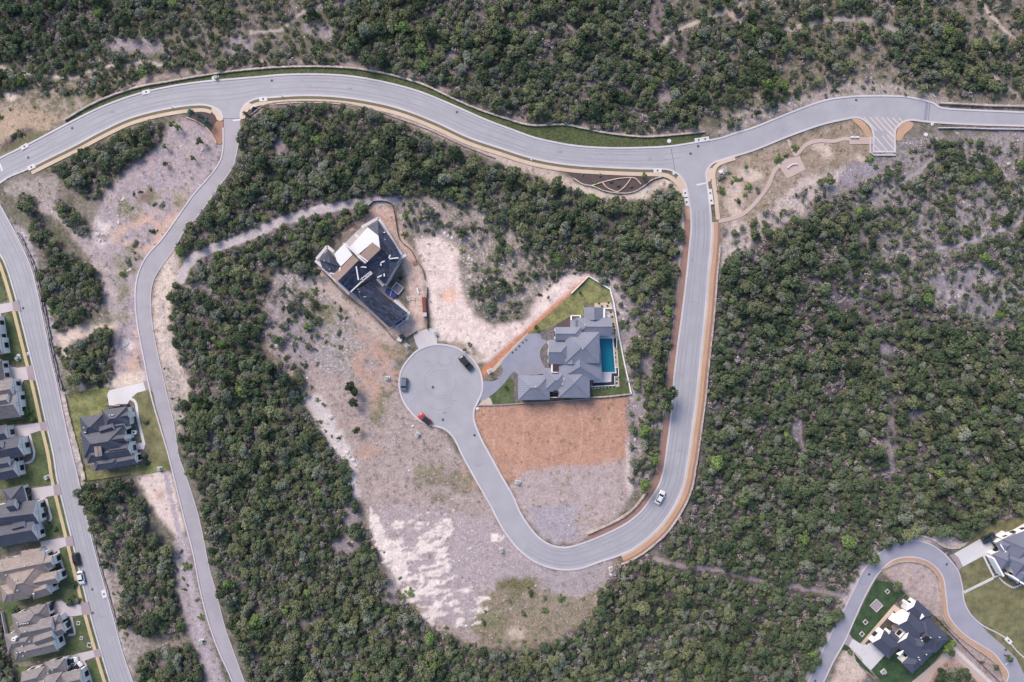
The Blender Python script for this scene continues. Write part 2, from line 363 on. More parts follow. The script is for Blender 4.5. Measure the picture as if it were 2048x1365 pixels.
# striped turning bay
for x0,y0,x1,y1 in ((1728,235,1753,262),(1740,235,1765,262),(1751,235,1787,275),(1763,235,1789,264),(1774,236,1793,256),(1785,236,1799,250),(1797,236,1805,244),(1748,272,1776,304),(1748,290,1763,305),(1764,272,1788,300),(1774,270,1788,286),(1778,262,1789,274)):
    strip('road_marking', straight([(x0,y0),(x1,y1)], 6, False), -1.2, 1.2, .068, None, 1, mat('cream_paint',(232,214,204),.8,.1,4), block=False, sm=0)
strip('road_marking', [(1747.5,303.5),(1788.5,303.5)], -1, 1, .068, None, 1, PAINT, block=False, sm=0)
for a, b, w in (((465.5,241.5),(481,240),1.4),((1393,370.5),(1412,366.5),1.5),((2010,1330),(2022,1321),1.2),((0,328),(5,343),1.5)):
    strip('road_marking', [a, b], -w, w, .07, None, 1, PAINT, block=False, sm=0)
sk = mat('tar_seal', (120,118,128), .9, .05)
for l in ([(447,238),(481,237)],[(1342,297),(1346,318),(1350,343)],[(1860,207),(1856,243)]):
    strip('road_joint', straight(l,6,False), -.5, .5, .072, None, 1, sk, block=False, sm=0)
sheet('road_joint', [(1851,204),(1858,205),(1853,243),(1847,243)], .066, mat('asphalt_patch',(160,158,172)), smooth=False, block=False)
# faint tyre rings on the turning circle
for cx, cy, rx, ry, a0, a1 in ((882,767,30,26,-.4,5.2),(884,765,36,33,1.0,4.0),(890,722,14,9,-1,3.2),(880,790,34,30,.6,2.4)):
    l = [(cx+rx*math.cos(a0+(a1-a0)*i/30), cy+ry*math.sin(a0+(a1-a0)*i/30)) for i in range(31)]
    strip('tyre_mark', l, -.35, .35, .067, None, 1, mat('tyre_mark',(160,158,172)), block=False, sm=0)
WEAR = mat('asphalt_wear', (177,175,183), .9, .06, 1.2, .1, big=.05); SEAL = mat('crack_seal', (150,148,158), .9, .1)
def between(e1, e2, f):   # line part way across a road
    a = np.array(e1); b = np.array(e2); out = []
    for p in a[::2]:
        j = int(np.argmin(np.hypot(*(b-p).T)))
        out.append(tuple(p+(b[j]-p)*f))
    o = np.array(out); k = np.ones(5)/5
    if len(o) > 8: o[2:-2] = np.column_stack([np.convolve(o[:, 0], k, 'valid'), np.convolve(o[:, 1], k, 'valid')])
    return [tuple(p) for p in o]
for f in (.17, .33, .62, .8):
    strip('wheel_track', between(cut(N1, (-40,340), (1440,278)), cut(S1c, (-40,400), (440,222))+cut(S1b, (493,208), (1320,338))[::-1], f), -1.6, 1.6, .0655, None, 1, WEAR, block=False, sm=0)
    strip('wheel_track', between(cut(S1b, (1416,420), (1040,1100)), cut(S1b, (1376,420), (1040,1026)), f), -1.5, 1.5, .0655, None, 1, WEAR, block=False, sm=0)
    strip('wheel_track', between(sm(E4), sm(W4), f), -1.4, 1.4, .0675, None, 1, WEAR, block=False, sm=0)
rc = random.Random(3)
for ax, ay, n_ in ((100,290,4),(300,205,3),(620,170,4),(800,195,4),(1000,270,4),(1200,315,4),(1330,318,3),(1560,255,3),(1700,218,3),(1395,450,3),(1390,600,3),(1372,760,3),(1360,900,3),(1230,1085,3),(900,800,4),(870,730,3),(60,560,3),(120,850,3),(150,1000,3),(200,1230,3),(960,930,3),(290,620,2),(330,850,2)):
    for _ in range(n_):
        x, y = ax+rc.uniform(-26, 26)*.5, ay+rc.uniform(-12, 12)*.5; h_ = rc.uniform(0, 6.28); l = [(x, y)]
        for _k in range(rc.randint(4, 9)): h_ += rc.uniform(-.6, .6); x += 2.6*math.cos(h_)*.9; y += 2.6*math.sin(h_)*.5; l.append((x, y))
        strip('crack_seal', l, -.22, .22, .0715, None, 1, SEAL, block=False, sm=2)
for x, y, a_, b_ in ((700,178,9,4),(1120,305,12,5),(1385,520,5,9),(120,900,6,10),(890,826,8,5),(225,225,10,4),(1300,320,8,7)):
    strip('asphalt_patch', [(x-a_/2,y),(x+a_/2,y)], -b_/2, b_/2, .0695, None, 1, mat('asphalt_patch_dark',(166,164,173),.9,.06), block=False, sm=0)
# retaining walls beside the roads
def wall(line, w, h, label, m=LIME, jit=.5, side=1, d0=0, bot=-.5, cat='retaining wall', grp='limestone retaining walls', name='retaining_wall', smv=4.0):
    return strip(name, line, d0, d0+w, h, bot, side, m, kind=None, jit=jit, label=label, cat=cat, group=grp, sm=smv)
NW_WALL = [(131,243),(182,213),(236,190),(286,175),(337,166),(388,157),(455,147),(500,142),(567,137),(635,136),(702,139),(756,147),(803,158),(854,175),(904,199),(955,221),(1006,238),(1061,253),(1128,252),(1169,260),(1216,269),(1290,276),(1371,270),(1409,266)]
wall(NW_WALL, 3.2, .7, 'long pale limestone wall edging the green verge north of the main road')
vr = sm(NW_WALL); ne = cut(N1, (133,250), (1390,286)); nl = np.array(ne); 
sheet('grass_verge', vr+[(p[0], p[1]-2.4) for p in ne[::-1]], .12, VERGE, smooth=False, kind='stuff')
c = cut(S1b, (1420,490), (1236,1111)); wall(c, 2.2, .8, 'thin limestone wall outside the orange gravel walk of the loop road', side=1, d0=17.5, smv=0)
c = cut(S1b, (1181,1081), (1305,992)); wall(c, 3.4, .8, 'pale limestone wall curving inside the southern bend of the loop road', side=1, d0=14.5, smv=0)
c = cut(S1b, (1310,985), (1379,490)); wall(c, 1.6, .3, 'low grey stone edge above the mulch bed west of the loop road', m=LIMEG, side=1, d0=14.5, smv=0)
wall([(500,233),(512,224),(530,212),(560,206),(620,204),(680,207),(740,219),(800,240),(860,262),(920,290),(990,318)], 1.6, .35, 'low tan rock edging behind the footpath south of the main road', m=LIMEG)
wall([(1877,209),(1920,211),(1980,214),(2060,216)], 3.4, .8, 'white limestone wall north of the narrow road at right edge')
wall([(1875,258),(1920,258),(1980,260),(2060,261)], 1.8, .7, 'thin white wall south of the narrow road at right edge', m=KERB, jit=.2)
wall([(373,236),(400,247),(418,262),(428,277),(433,288)], 1.6, .5, 'curved tan wall round the dark mulch bed beside hill road mouth', m=PEACH, jit=.2)
rb = [(120,450)]
c = cut(E4, (30,470), (115,780)); wall(c, 2.4, .5, 'ragged grey rock ledge along the street, northern part', m=LIMEG, side=1, d0=4, smv=0, jit=1.0)
wall([(x+9,y) for x,y in c], 1.6, .6, 'second rough rock ledge above the street', m=LIMEG, jit=1.2, smv=0)
wall([(124,790),(133,830),(143,870),(155,912),(166,960)], 7.5, .6, 'broad cream stone block wall between street and west lawn', m=LIME, jit=.8)
c = cut(E4, (185,1060), (240,1260)); wall(c, 2.0, .4, 'low pale rock edge along the street, southern part', m=LIMEG, side=1, d0=4, smv=0, jit=.8)
wall([(1762,1140),(1795,1126),(1825,1124),(1850,1131),(1868,1146),(1877,1165),(1880,1200),(1884,1232),(1898,1255),(1925,1280),(1958,1303),(1985,1323),(2001,1345),(2006,1362)], 1.8, .5, 'thin limestone wall inside the orange gravel of the lane bend')
wall([(1795,1092),(1830,1074),(1862,1080),(1890,1096),(1918,1096),(1940,1080)], 5, .5, 'pale rock ledge above the top of the lane bend', m=LIME, jit=1.5)
# rain garden with white border walls
sheet('mulch_bed', [(1133,342),(1180,347),(1250,351),(1328,351),(1340,362),(1322,356),(1305,362),(1288,375),(1262,386),(1235,388),(1205,382),(1180,372),(1150,358)], .1, DMULCH)
rg = [((1183,373),(1205,366),(1235,359),(1262,357),(1272,360),(1281,370)), ((1204,366),(1212,376),(1224,382),(1235,385),(1245,379),(1256,367),(1262,358))]
wall(rg[0], 1.8, .4, 'white border arching over the dark rain garden', m=PEACH, jit=.1, cat='garden border', grp='white borders in the rain garden', name='garden_border')
wall(rg[1], 1.8, .4, 'white U-shaped border dipping through the rain garden', m=PEACH, jit=.1, cat='garden border', grp='white borders in the rain garden', name='garden_border')
wall([(1146,358),(1165,370),(1185,374),(1210,384),(1240,388),(1265,386),(1285,376),(1305,361),(1325,355)], 2.0, .5, 'tan stone edge bounding the rain garden on its south side', jit=.3)
sheet('mulch_bed', [(377,221),(400,218),(418,220),(428,229),(434,241),(432,252),(424,264),(410,252),(392,242),(376,234)], .1, DMULCH)
sheet('mulch_bed', [(434,243),(446,242),(446,270),(444,287),(433,289),(427,274),(424,262)], .11, mat('brown_mulch', (178,140,122), .95, .25, 5, .5))
sheet('mulch_bed', [(505,213),(530,208),(560,206),(530,211),(512,222),(500,232),(498,224)], .1, DMULCH)
# walks, plaza and viewing platform
strip('garden_path', [(1437,443),(1475,434),(1500,417),(1522,392),(1537,370),(1546,347),(1556,334),(1575,321)], -3.8, 3.8, .12, -.1, 1, PINKC)
strip('garden_path', [(1576,280),(1582,296),(1590,312)], -2.6, 2.6, .12, -.1, 1, PINKC)
strip('garden_path', [(1589,312),(1600,303),(1612,290),(1636,282),(1666,283),(1687,278),(1700,279)], -3.6, 3.6, .125, -.1, 1, PINKC)
sheet('plaza', [(1557,332),(1575,318),(1599,313),(1611,340),(1574,358)], .13, PINKC, smooth=False, thick=.2)
sheet('plaza', [(1697,275),(1746,275),(1746,289),(1699,289)], .14, PINKC, smooth=False, thick=.2)
for nm, p, h in (('sw',[(1741,275),(1741,306),(1747,310),(1790,310)],.5),):
    wall(p, 2.4, h, 'low pale wall closing the south end of the striped turning bay', m=KERB, jit=0, side=-1, smv=0)
# driveways
sheet('driveway', [(1056,668),(1080,668),(1083,678),(1096,684),(1085,693),(1080,708),(1083,722),(1090,736),(1097,742),(1084,748),(1060,752),(1040,752),(1028,743),(1019,753),(1006,770),(984,790),(961,803),(966,784),(966,764),(984,763),(998,757),(1006,742),(1002,727),(1013,713),(1035,690)], .13, BLUEDR, corners=(0,), thick=.2)
sheet('driveway', [(826,669),(856,657),(874,658),(874,691),(852,694),(838,700),(832,688)], .1, CONC, smooth=False, thick=.1)
sheet('driveway', [(219,781),(287,765),(292,781),(275,786),(262,797),(253,812),(219,816),(215,789)], .13, CONCW, smooth=False, thick=.2)
sheet('driveway_apron', [(287,764),(300,761),(304,780),(292,781)], .14, APRON, smooth=False)
strip('garden_path', [(256,797),(267,800),(273,810),(277,840),(283,865),(289,890)], -2.6, 2.6, .15, -.1, 1, CONCW)
sheet('garden_path', [(291,884),(289,899),(266,899),(266,890),(282,886)], .155, CONCW, smooth=False)
DW = [[(-40,613),(0,609),(25,605),(28,622),(0,628),(-40,633)], [(0,731),(12,731),(35,736),(53,734),(58,760),(48,761),(44,770),(46,800),(50,806),(44,806),(40,790),(28,772),(0,772)], [(18,854),(79,846),(83,861),(61,868),(48,880),(25,886)], [(50,979),(107,971),(110,991),(95,994),(91,998),(84,1011),(61,1014)], [(82,1083),(131,1075),(134,1092),(118,1098),(105,1112),(84,1112)], [(101,1207),(123,1201),(135,1209),(162,1208),(165,1230),(144,1233),(130,1232),(119,1242),(107,1240)], [(134,1315),(157,1307),(187,1301),(191,1314),(171,1321),(168,1332),(135,1343)]]
AP = [[(25,605),(38,600),(43,624),(28,622)],[(53,734),(66,730),(72,762),(58,760)],[(79,846),(93,843),(97,863),(83,861)],[(107,971),(118,967),(124,990),(110,991)],[(131,1075),(145,1071),(150,1093),(134,1092)],[(162,1208),(177,1203),(184,1229),(165,1230)],[(187,1301),(200,1297),(206,1313),(191,1314)]]
for d in DW: sheet('driveway', d, .2, mat('driveway_concrete',(216,206,210),.85,.06,2), smooth=False, thick=.2)
for d in AP: sheet('driveway_apron', d, .215, APRON, smooth=False, thick=.2)
for l in ([(60,869),(64,885),(69,905),(66,920),(55,926),(36,928)],[(93,998),(98,1018),(102,1040),(80,1045)],[(117,1099),(122,1120),(128,1140),(134,1153)],[(143,1234),(147,1252),(150,1268),(137,1270)],[(169,1325),(178,1345),(186,1375)],[(46,800),(52,806)],[(0,628),(5,655),(11,679),(0,682)]):
    strip('garden_path', l, -2.2, 2.2, .18, -.1, 1, CONC)
sheet('driveway', T(1680,1160,6.658)((165,785),(270,850),(330,860),(440,825),(605,990),(420,1190),(400,1198),(300,1100),(305,1060),(115,880)), .13, CONCW, smooth=False, thick=.2)
sheet('driveway_apron', T(1680,1160,6.658)((110,700),(165,785),(115,880),(45,850)), .135, APRON, smooth=False)
sheet('garden_path', T(1680,1160,6.658)((270,850),(720,325),(860,430),(790,480),(710,410),(310,870)), .15, PEACH, smooth=False, thick=.1)
sheet('driveway', T(1890,1020,7.58)((135,665),(560,425),(720,430),(870,600),(900,690),(740,730),(680,690),(560,705),(270,860),(200,720)), .13, CONCW, smooth=False, thick=.2)
sheet('driveway_apron', T(1890,1020,7.58)((60,690),(135,665),(200,720),(270,860),(205,915),(150,790)), .135, APRON, smooth=False)
strip('garden_path', T(1890,1020,7.58)((560,650),(640,820),(740,1020),(845,985)), -1.8, 1.8, .14, -.1, 1, CONCW, sm=0)
sheet('driveway', T(1508,905,2.967)((930,1365),(1010,1300),(1090,1230),(1180,1150),(1330,1290),(1400,1365),(1330,1365),(1230,1260),(1170,1215),(1090,1280),(1040,1365)), .1, PINKC, smooth=False)
# lawns
def lawn(p, m, off=.1, smooth=True, label=None): return sheet('lawn', p, off, m, smooth=smooth, kind='stuff', label=label, block=True)
lawn([(1056,667),(1100,626),(1143,588),(1177,555),(1218,580),(1224,606),(1189,607),(1169,609),(1165,634),(1143,634),(1128,642),(1112,652),(1081,662)], LAWNY, smooth=False)
lawn([(1237,679),(1260,787),(1182,794),(1182,777),(1238,774),(1238,735),(1233,733),(1232,700)], LAWN, smooth=False)
lawn([(1027,746),(1032,760),(1034,790),(1037,808),(985,810),(980,798),(985,788),(1000,778),(1012,762)], LAWN)
lawn([(137,790),(180,778),(219,775),(215,800),(219,818),(200,830),(170,850),(160,870),(165,930),(190,945),(240,945),(275,930),(320,925),(340,938),(300,948),(240,952),(172,963),(160,925),(147,870),(136,820)], LAWNY, smooth=False)
lawn([(262,802),(275,788),(303,781),(312,815),(326,862),(341,935),(312,940),(300,905),(293,880),(284,860),(277,815)], LAWNDRY)
left_lawns = [[(-30,480),(0,545),(14,600),(0,606),(-40,610)],[(0,630),(29,625),(52,715),(50,731),(0,728)],[(48,766),(60,762),(78,838),(77,845),(0,852),(0,842),(48,838),(46,800)],[(64,869),(83,864),(105,953),(104,968),(40,975),(0,978),(0,962),(30,958),(60,930),(70,915)],[(95,997),(111,993),(130,1070),(70,1082),(0,1100),(0,1088),(88,1068),(104,1042)],[(119,1100),(136,1096),(152,1165),(160,1200),(136,1206),(122,1198),(60,1208),(0,1215),(0,1203),(100,1190),(130,1155)],[(146,1236),(166,1233),(187,1298),(150,1308),(60,1322),(30,1325),(8,1260),(4,1225),(14,1222),(20,1270),(35,1320),(120,1305),(148,1270)],[(172,1324),(192,1317),(225,1420),(205,1420),(190,1370)],[(6,1215),(28,1210),(30,1240),(14,1262),(8,1240)],[(30,1335),(90,1330),(60,1345),(40,1360)],[(-60,1100),(0,1098),(0,1120),(-60,1122)]]
for p in left_lawns: lawn(p, LAWN, smooth=False)
lawn(T(1680,1160,6.658)((470,0),(700,40),(870,180),(780,260),(720,320),(270,840),(160,770),(120,700)), LAWND, smooth=False)
lawn(T(1680,1160,6.658)((880,190),(960,310),(1380,690),(1500,780),(1520,850),(1350,980),(1180,1180),(1060,1290),(960,1365),(560,1365),(420,1200),(610,990),(750,850),(700,700),(900,480),(850,380),(790,270)), LAWND, off=.08, smooth=False)
lawn(T(1680,1160,6.658)((45,855),(110,885),(300,1100),(390,1200),(460,1290),(330,1200),(210,1080),(180,960),(60,940),(0,930)), LAWND, off=.09, smooth=False)
lawn(T(1890,1020,7.58)((270,870),(545,715),(720,1020),(1150,1150),(1300,1200),(1300,2700),(1080,2250),(980,2150),(640,1850),(420,1600),(300,1400),(270,1200),(215,930)), LAWNDRY, smooth=False)
lawn(T(1890,1020,7.58)((70,685),(200,590),(420,330),(800,160),(1300,80),(1300,300),(900,330),(760,420),(550,425),(130,665)), LAWNDRY, off=.09, smooth=False)
# planted beds round the pool house
A_ = T(1020,590,5.935)
sheet('gravel_bed', A_((360,470),(440,400),(530,385),(545,530),(450,550),(400,545),(365,520)), .11, GRAVELB)
sheet('gravel_bed', A_((430,615),(455,620),(460,720),(490,830),(420,880),(380,800),(368,700),(395,640)), .11, GRAVELB)
sheet('gravel_bed', A_((20,920),(60,900),(120,920),(125,950),(90,970),(100,1260),(70,1290),(45,1200),(45,1020),(5,980)), .12, GRAVELB)
sheet('gravel_bed', A_((540,360),(640,300),(700,260),(725,255),(730,310),(715,385),(600,385)), .11, DMULCH)
sheet('gravel_bed', A_((1000,100),(1200,88),(1290,500),(1215,500),(1195,290),(1115,265),(1110,155),(1005,150)), .115, CREAMG, smooth=False)
sheet('gravel_bed', A_((1232,640),(1275,640),(1290,860),(1245,860)), .115, CREAMG, smooth=False)
sheet('gravel_bed', A_((970,1085),(1245,1070),(1250,965),(1290,970),(1298,1090),(970,1120)), .115, CREAMG, smooth=False)
sheet('gravel_bed', [(1055,666),(1058,672),(1010,720),(985,748),(978,745),(1000,720),(1030,690)], .11, CREAMG, smooth=False)
sheet('gravel_bed', [(960,806),(975,793),(981,797),(986,810),(958,811)], .11, CREAMG, smooth=False)
wall([(1143,588),(1177,554),(1219,580),(1226,606),(1237,676),(1248,730),(1261,788)], 1.8, .9, 'white wall running round the back of the pool house garden', m=STUCCO, jit=0, side=1, cat='garden wall', grp='garden walls of the pool house', name='garden_wall', smv=0)
wall([(1182,796),(1205,795),(1230,793),(1262,789)], 2.4, .7, 'rough limestone wall between pool house lawn and red dirt lot', cat='garden wall', grp='garden walls of the pool house', name='garden_wall')
wall([(955,812),(1000,811),(1045,808),(1100,805),(1180,799)], 2.0, .4, 'low stone kerb south of the pool house roofs', m=APRON, jit=.1, cat='garden wall', grp='garden walls of the pool house', name='garden_wall')
# ---------------------------------------------------------------- vegetation regions (map px), value = canopy cover
WOODS = [
 (.97, [(490,222),(520,212),(600,206),(700,216),(780,238),(860,275),(930,305),(1000,335),(1060,352),(1110,362),(1150,380),(1185,395),(1215,402),(1290,398),(1320,375),(1343,370),(1358,400),(1362,480),(1360,560),(1345,640),(1300,640),(1240,580),(1160,540),(1090,515),(1040,470),(985,425),(900,405),(860,392),(800,392),(745,398),(690,402),(600,425),(520,450),(440,478),(375,508),(352,506),(356,470),(400,430),(440,382),(470,342),(480,300),(484,250)]),
 (1.0, [(352,560),(385,545),(400,515),(440,500),(500,478),(560,452),(625,438),(690,415),(740,410),(742,425),(700,450),(665,485),(630,505),(622,545),(600,555),(570,530),(545,540),(540,580),(520,620),(540,640),(520,680),(535,720),(565,742),(605,752),(615,790),(600,812),(640,850),(655,890),(690,915),(705,960),(712,1010),(725,1050),(745,1080),(760,1130),(795,1180),(820,1220),(870,1262),(930,1290),(1010,1302),(1090,1292),(1150,1262),(1185,1215),(1215,1160),(1245,1125),(1300,1108),(1400,1128),(1500,1156),(1600,1180),(1682,1200),(1672,1250),(1640,1290),(1600,1365),(1570,1480),(520,1480),(500,1365),(480,1310),(462,1250),(448,1190),(430,1130),(418,1070),(408,1020),(392,970),(375,925),(362,880),(368,830),(382,790),(375,745),(360,710),(345,680),(345,620)]),
 (1.0, [(1450,510),(1490,500),(1540,480),(1580,440),(1620,430),(1700,440),(1720,500),(1660,560),(1680,620),(1750,640),(1850,640),(1960,650),(2120,700),(2160,1030),(2048,1060),(1960,1075),(1930,1085),(1900,1070),(1840,1068),(1790,1080),(1740,1105),(1715,1140),(1690,1196),(1600,1174),(1500,1148),(1400,1122),(1320,1100),(1370,1020),(1395,960),(1400,880),(1412,800),(1425,700),(1430,600)]),
 (.895, [(1620,430),(1660,400),(1700,380),(1790,320),(1830,300),(1850,280),(2048,290),(2150,300),(2150,700),(1850,650),(1750,640),(1680,620),(1655,560),(1720,500),(1700,440)]),
 (1.0, [(690,60),(740,-80),(1320,-80),(1290,60),(1340,130),(1400,160),(1410,220),(1385,262),(1290,268),(1180,258),(1060,244),(1000,225),(950,205),(880,180),(800,150),(740,135),(700,110)]),
 (.89, [(-80,-80),(740,-80),(700,110),(690,128),(600,128),(500,132),(400,140),(300,155),(200,195),(130,185),(60,190),(-80,180)]),
 (1.0, [(-80,-80),(430,-80),(330,20),(230,60),(150,90),(60,110),(-80,130)]),
 (.74, [(1290,60),(1330,-80),(2160,-80),(2160,190),(2048,200),(1960,195),(1850,185),(1760,160),(1650,165),(1560,200),(1480,250),(1440,262),(1410,220),(1400,160),(1340,130)]),
 (.9, [(1380,60),(1480,20),(1560,60),(1580,110),(1540,170),(1440,190),(1400,140)]),
 (.9, [(1860,60),(1960,100),(2000,150),(1990,190),(1900,180),(1800,140),(1760,80)]),
 (1.0, [(118,345),(140,320),(170,300),(205,290),(245,268),(285,255),(318,246),(325,252),(322,280),(298,300),(270,318),(235,345),(212,372),(200,398),(185,400),(165,385),(140,370)]),
 (1.0, [(40,385),(72,388),(82,410),(72,425),(92,455),(120,490),(160,520),(185,535),(205,562),(210,610),(185,625),(150,650),(118,665),(112,640),(128,620),(95,600),(85,560),(88,520),(70,490),(62,440),(42,410)]),
 (1.0, [(105,390),(130,402),(160,430),(180,465),(178,478),(150,462),(125,430)]),
 (1.0, [(128,705),(155,680),(190,672),(222,662),(230,740),(222,755),(205,775),(170,772),(135,745)]),
 (1.0, [(165,975),(200,965),(240,958),(262,962),(285,985),(300,1060),(345,1100),(355,1140),(345,1170),(360,1200),(365,1250),(350,1272),(290,1268),(250,1250),(235,1220),(255,1190),(235,1140),(205,1125),(190,1085),(178,1030)]),
 (1.0, [(288,1310),(320,1292),(378,1282),(400,1320),(420,1400),(280,1400)]),
 (.9, [(-60,1230),(0,1225),(12,1290),(40,1335),(60,1400),(-60,1400)]),
 (.95, [(1240,590),(1290,600),(1345,600),(1348,640),(1335,700),(1330,790),(1338,800),(1320,840),(1318,900),(1310,960),(1290,980),(1262,960),(1262,930),(1290,900),(1262,860),(1262,800),(1255,750),(1240,690),(1235,630)]),
 (.48, [(800,402),(860,400),(960,418),(1050,470),(1110,525),(1160,540),(1130,546),(1060,560),(1000,520),(920,480),(850,450),(800,470)]),
 (.34, [(930,520),(990,535),(1045,575),(1050,602),(1030,630),(985,640),(945,605)]),
 (.5, [(545,560),(600,570),(640,600),(640,690),(610,740),(560,735),(535,680),(530,620)]),
 (.5, [(1440,470),(1500,440),(1560,410),(1600,380),(1660,350),(1640,420),(1560,460),(1480,500)]),
 (1.0, [(1860,1330),(1900,1310),(1950,1345),(1990,1400),(1840,1400)]),
]
GAPS = [(560,625,26,16),(545,660,18,14),(600,690,30,60),(700,1040,14,40),(690,1090,30,16),(780,1180,14,30),(430,880,12,22),(620,1240,22,9),(1500,605,12,14),(1770,700,20,10),(1780,900,12,60),(1830,830,18,10),(1900,560,50,22),(1960,610,40,26),(1720,600,26,10),(1590,870,10,26),(1250,660,20,30),(1290,740,22,40),(1275,820,12,40),(900,110,14,9),(1060,60,30,8),(1240,180,20,8),(1330,200,14,24),(560,300,16,30),(640,330,24,9),(1255,610,14,18),(640,60,34,16),(250,90,40,12),(480,90,30,20),(300,90,30,18)]
LINES_BARE = [  # trails and tracks: line, half width px, colour, core
 ([(362,560),(372,535),(390,515),(420,500),(460,486),(510,468),(560,445),(620,425),(680,412),(740,404),(790,402)], 9, (188,182,188)),
 ([(375,575),(400,570),(440,590),(470,600),(500,605)], 4, (170,160,160)),
 ([(-40,120),(0,135),(40,146),(90,152),(145,157),(175,145),(215,132),(260,130),(290,121),(315,130),(345,128)], 2.4, (196,186,180)),
 ([(500,65),(560,60),(600,30),(640,12),(690,8)], 3, (176,168,166)),
 ([(1060,5),(1095,20),(1130,45),(1165,75),(1185,95)], 2.4, (190,178,168)),
 ([(1325,90),(1340,70),(1370,55),(1420,35),(1470,15),(1490,0)], 4, (190,180,170)),
 ([(1460,25),(1480,45)], 5, (185,172,165)),
 ([(1950,-10),(1990,40),(2020,70),(2060,105)], 3, (196,180,174)),
 ([(1940,100),(1970,135),(2010,170),(2040,195)], 4, (180,170,166)),
 ([(1570,60),(1620,48),(1680,38),(1740,42),(1800,65)], 5, (168,160,160)),
 ([(1860,498),(1920,490),(1980,468),(2048,445),(2100,430)], 3, (178,172,182)),
 ([(1672,608),(1700,590),(1740,565),(1800,540),(1830,515)], 1.6, (190,182,186)),
 ([(1310,1118),(1380,1135),(1450,1142),(1520,1162),(1600,1175),(1690,1190)], 4.6, (160,150,154)),
 ([(1765,735),(1775,770),(1780,820),(1790,860),(1830,900)], 4, (136,128,138)),
 ([(1600,840),(1604,900)], 3, (150,142,152)),
 ([(1770,380),(1830,350),(1870,310)], 3, (170,164,172)),
 ([(1620,560),(1660,560),(1672,608),(1668,660)], 4, (110,105,120)),
 ([(330,940),(345,1010),(365,1090),(385,1180),(400,1260),(430,1365)], 5, (176,168,178)),
]
def warp(px, py, a, sc=14.0):
    return px+(fbm(px/sc, py/sc, 1, 3)-.5)*2*a, py+(fbm(px/sc, py/sc, 2, 3)-.5)*2*a

# ---------------------------------------------------------------- the ground sheet
def axis(lo, hi, st, far):
    a = list(np.arange(lo, hi+st/2, st)); s = st; x = hi
    out = []
    while x < far: s *= 1.22; x += s; out.append(x)
    l = []; x = lo; s = st
    while x > -far: s *= 1.22; x -= s; l.append(x)
    return np.array(l[::-1]+a+out)
gx = axis(-185, 185, .5, 3500); gy = axis(-128, 128, .5, 3500)
GX, GY = np.meshgrid(gx, gy); GZ = hgt(GX, GY); PX, PY = to_px(GX, GY)
near = (np.abs(GX) < 190) & (np.abs(GY) < 133)
n_a = fbm(PX/60, PY/60, 3); n_b = fbm(PX/18, PY/18, 4); n_c = fbm(PX/6, PY/6, 5, 3)
WF = ((vn(PX/4.1, PY/4.1, 31)-.5)+(vn(PX/2.0, PY/2.0, 33)-.5)*.6, (vn(PX/4.1, PY/4.1, 32)-.5)+(vn(PX/2.0, PY/2.0, 34)-.5)*.6)
def c3(rgb): return np.array(lin(rgb))
colr = np.zeros(GX.shape+(3,)); rock = np.full(GX.shape, .25); grn = np.full(GX.shape, .25)
mixv = np.clip((n_b-.38)*4, 0, 1)[..., None]
colr[:] = c3((98,99,86))*(1-mixv)+c3((126,121,114))*mixv
def zone(poly, rgb, w=8, r=None, g=None, soft=1.0, rgb2=None, sc=14.0, thr=None):
    """soil of another kind: ragged patch"""
    wx, wy = warp(PX, PY, w, sc) if w else (PX, PY)
    if w >= 5: wx = wx+WF[0]*w*1.1; wy = wy+WF[1]*w*1.1
    m = inpoly(wx, wy, poly).astype(float)
    if thr is not None: m = m*np.clip((n_b-thr)*7, 0, 1)
    if soft:
        for _ in range(int(soft*2)):
            m = (m+np.roll(m, 1, 0)+np.roll(m, -1, 0)+np.roll(m, 1, 1)+np.roll(m, -1, 1))/5
    c = c3(rgb)
    if rgb2 is not None:
        t = np.clip((n_c*.6+n_b*.4-.4)*5, 0, 1)[..., None]; c = c*(1-t)+c3(rgb2)*t
    colr[:] = colr*(1-m[..., None])+c*m[..., None]
    if r is not None: rock[:] = rock*(1-m)+r*m
    if g is not None: grn[:] = grn*(1-m)+g*m
def spot(cx, cy, rx, ry, rgb, w=8, r=None, g=None, rot=0, **k):
    c, s = math.cos(rot), math.sin(rot)
    zone([(cx+rx*math.cos(t)*c-ry*math.sin(t)*s, cy+rx*math.cos(t)*s+ry*math.sin(t)*c) for t in [i*math.pi/8 for i in range(16)]], rgb, w, r, g, **k)
def trail(line, hw, rgb, r=.15, g=.0, w=3):
    wx, wy = warp(PX, PY, w, 10); d = linedist(wx, wy, cr(line, 8), hw+6)
    m = np.clip((hw+1.5-d)/2.5, 0, 1)
    colr[:] = colr*(1-m[..., None])+c3(rgb)*m[..., None]; rock[:] = rock*(1-m)+r*m; grn[:] = grn*(1-m)+g*m
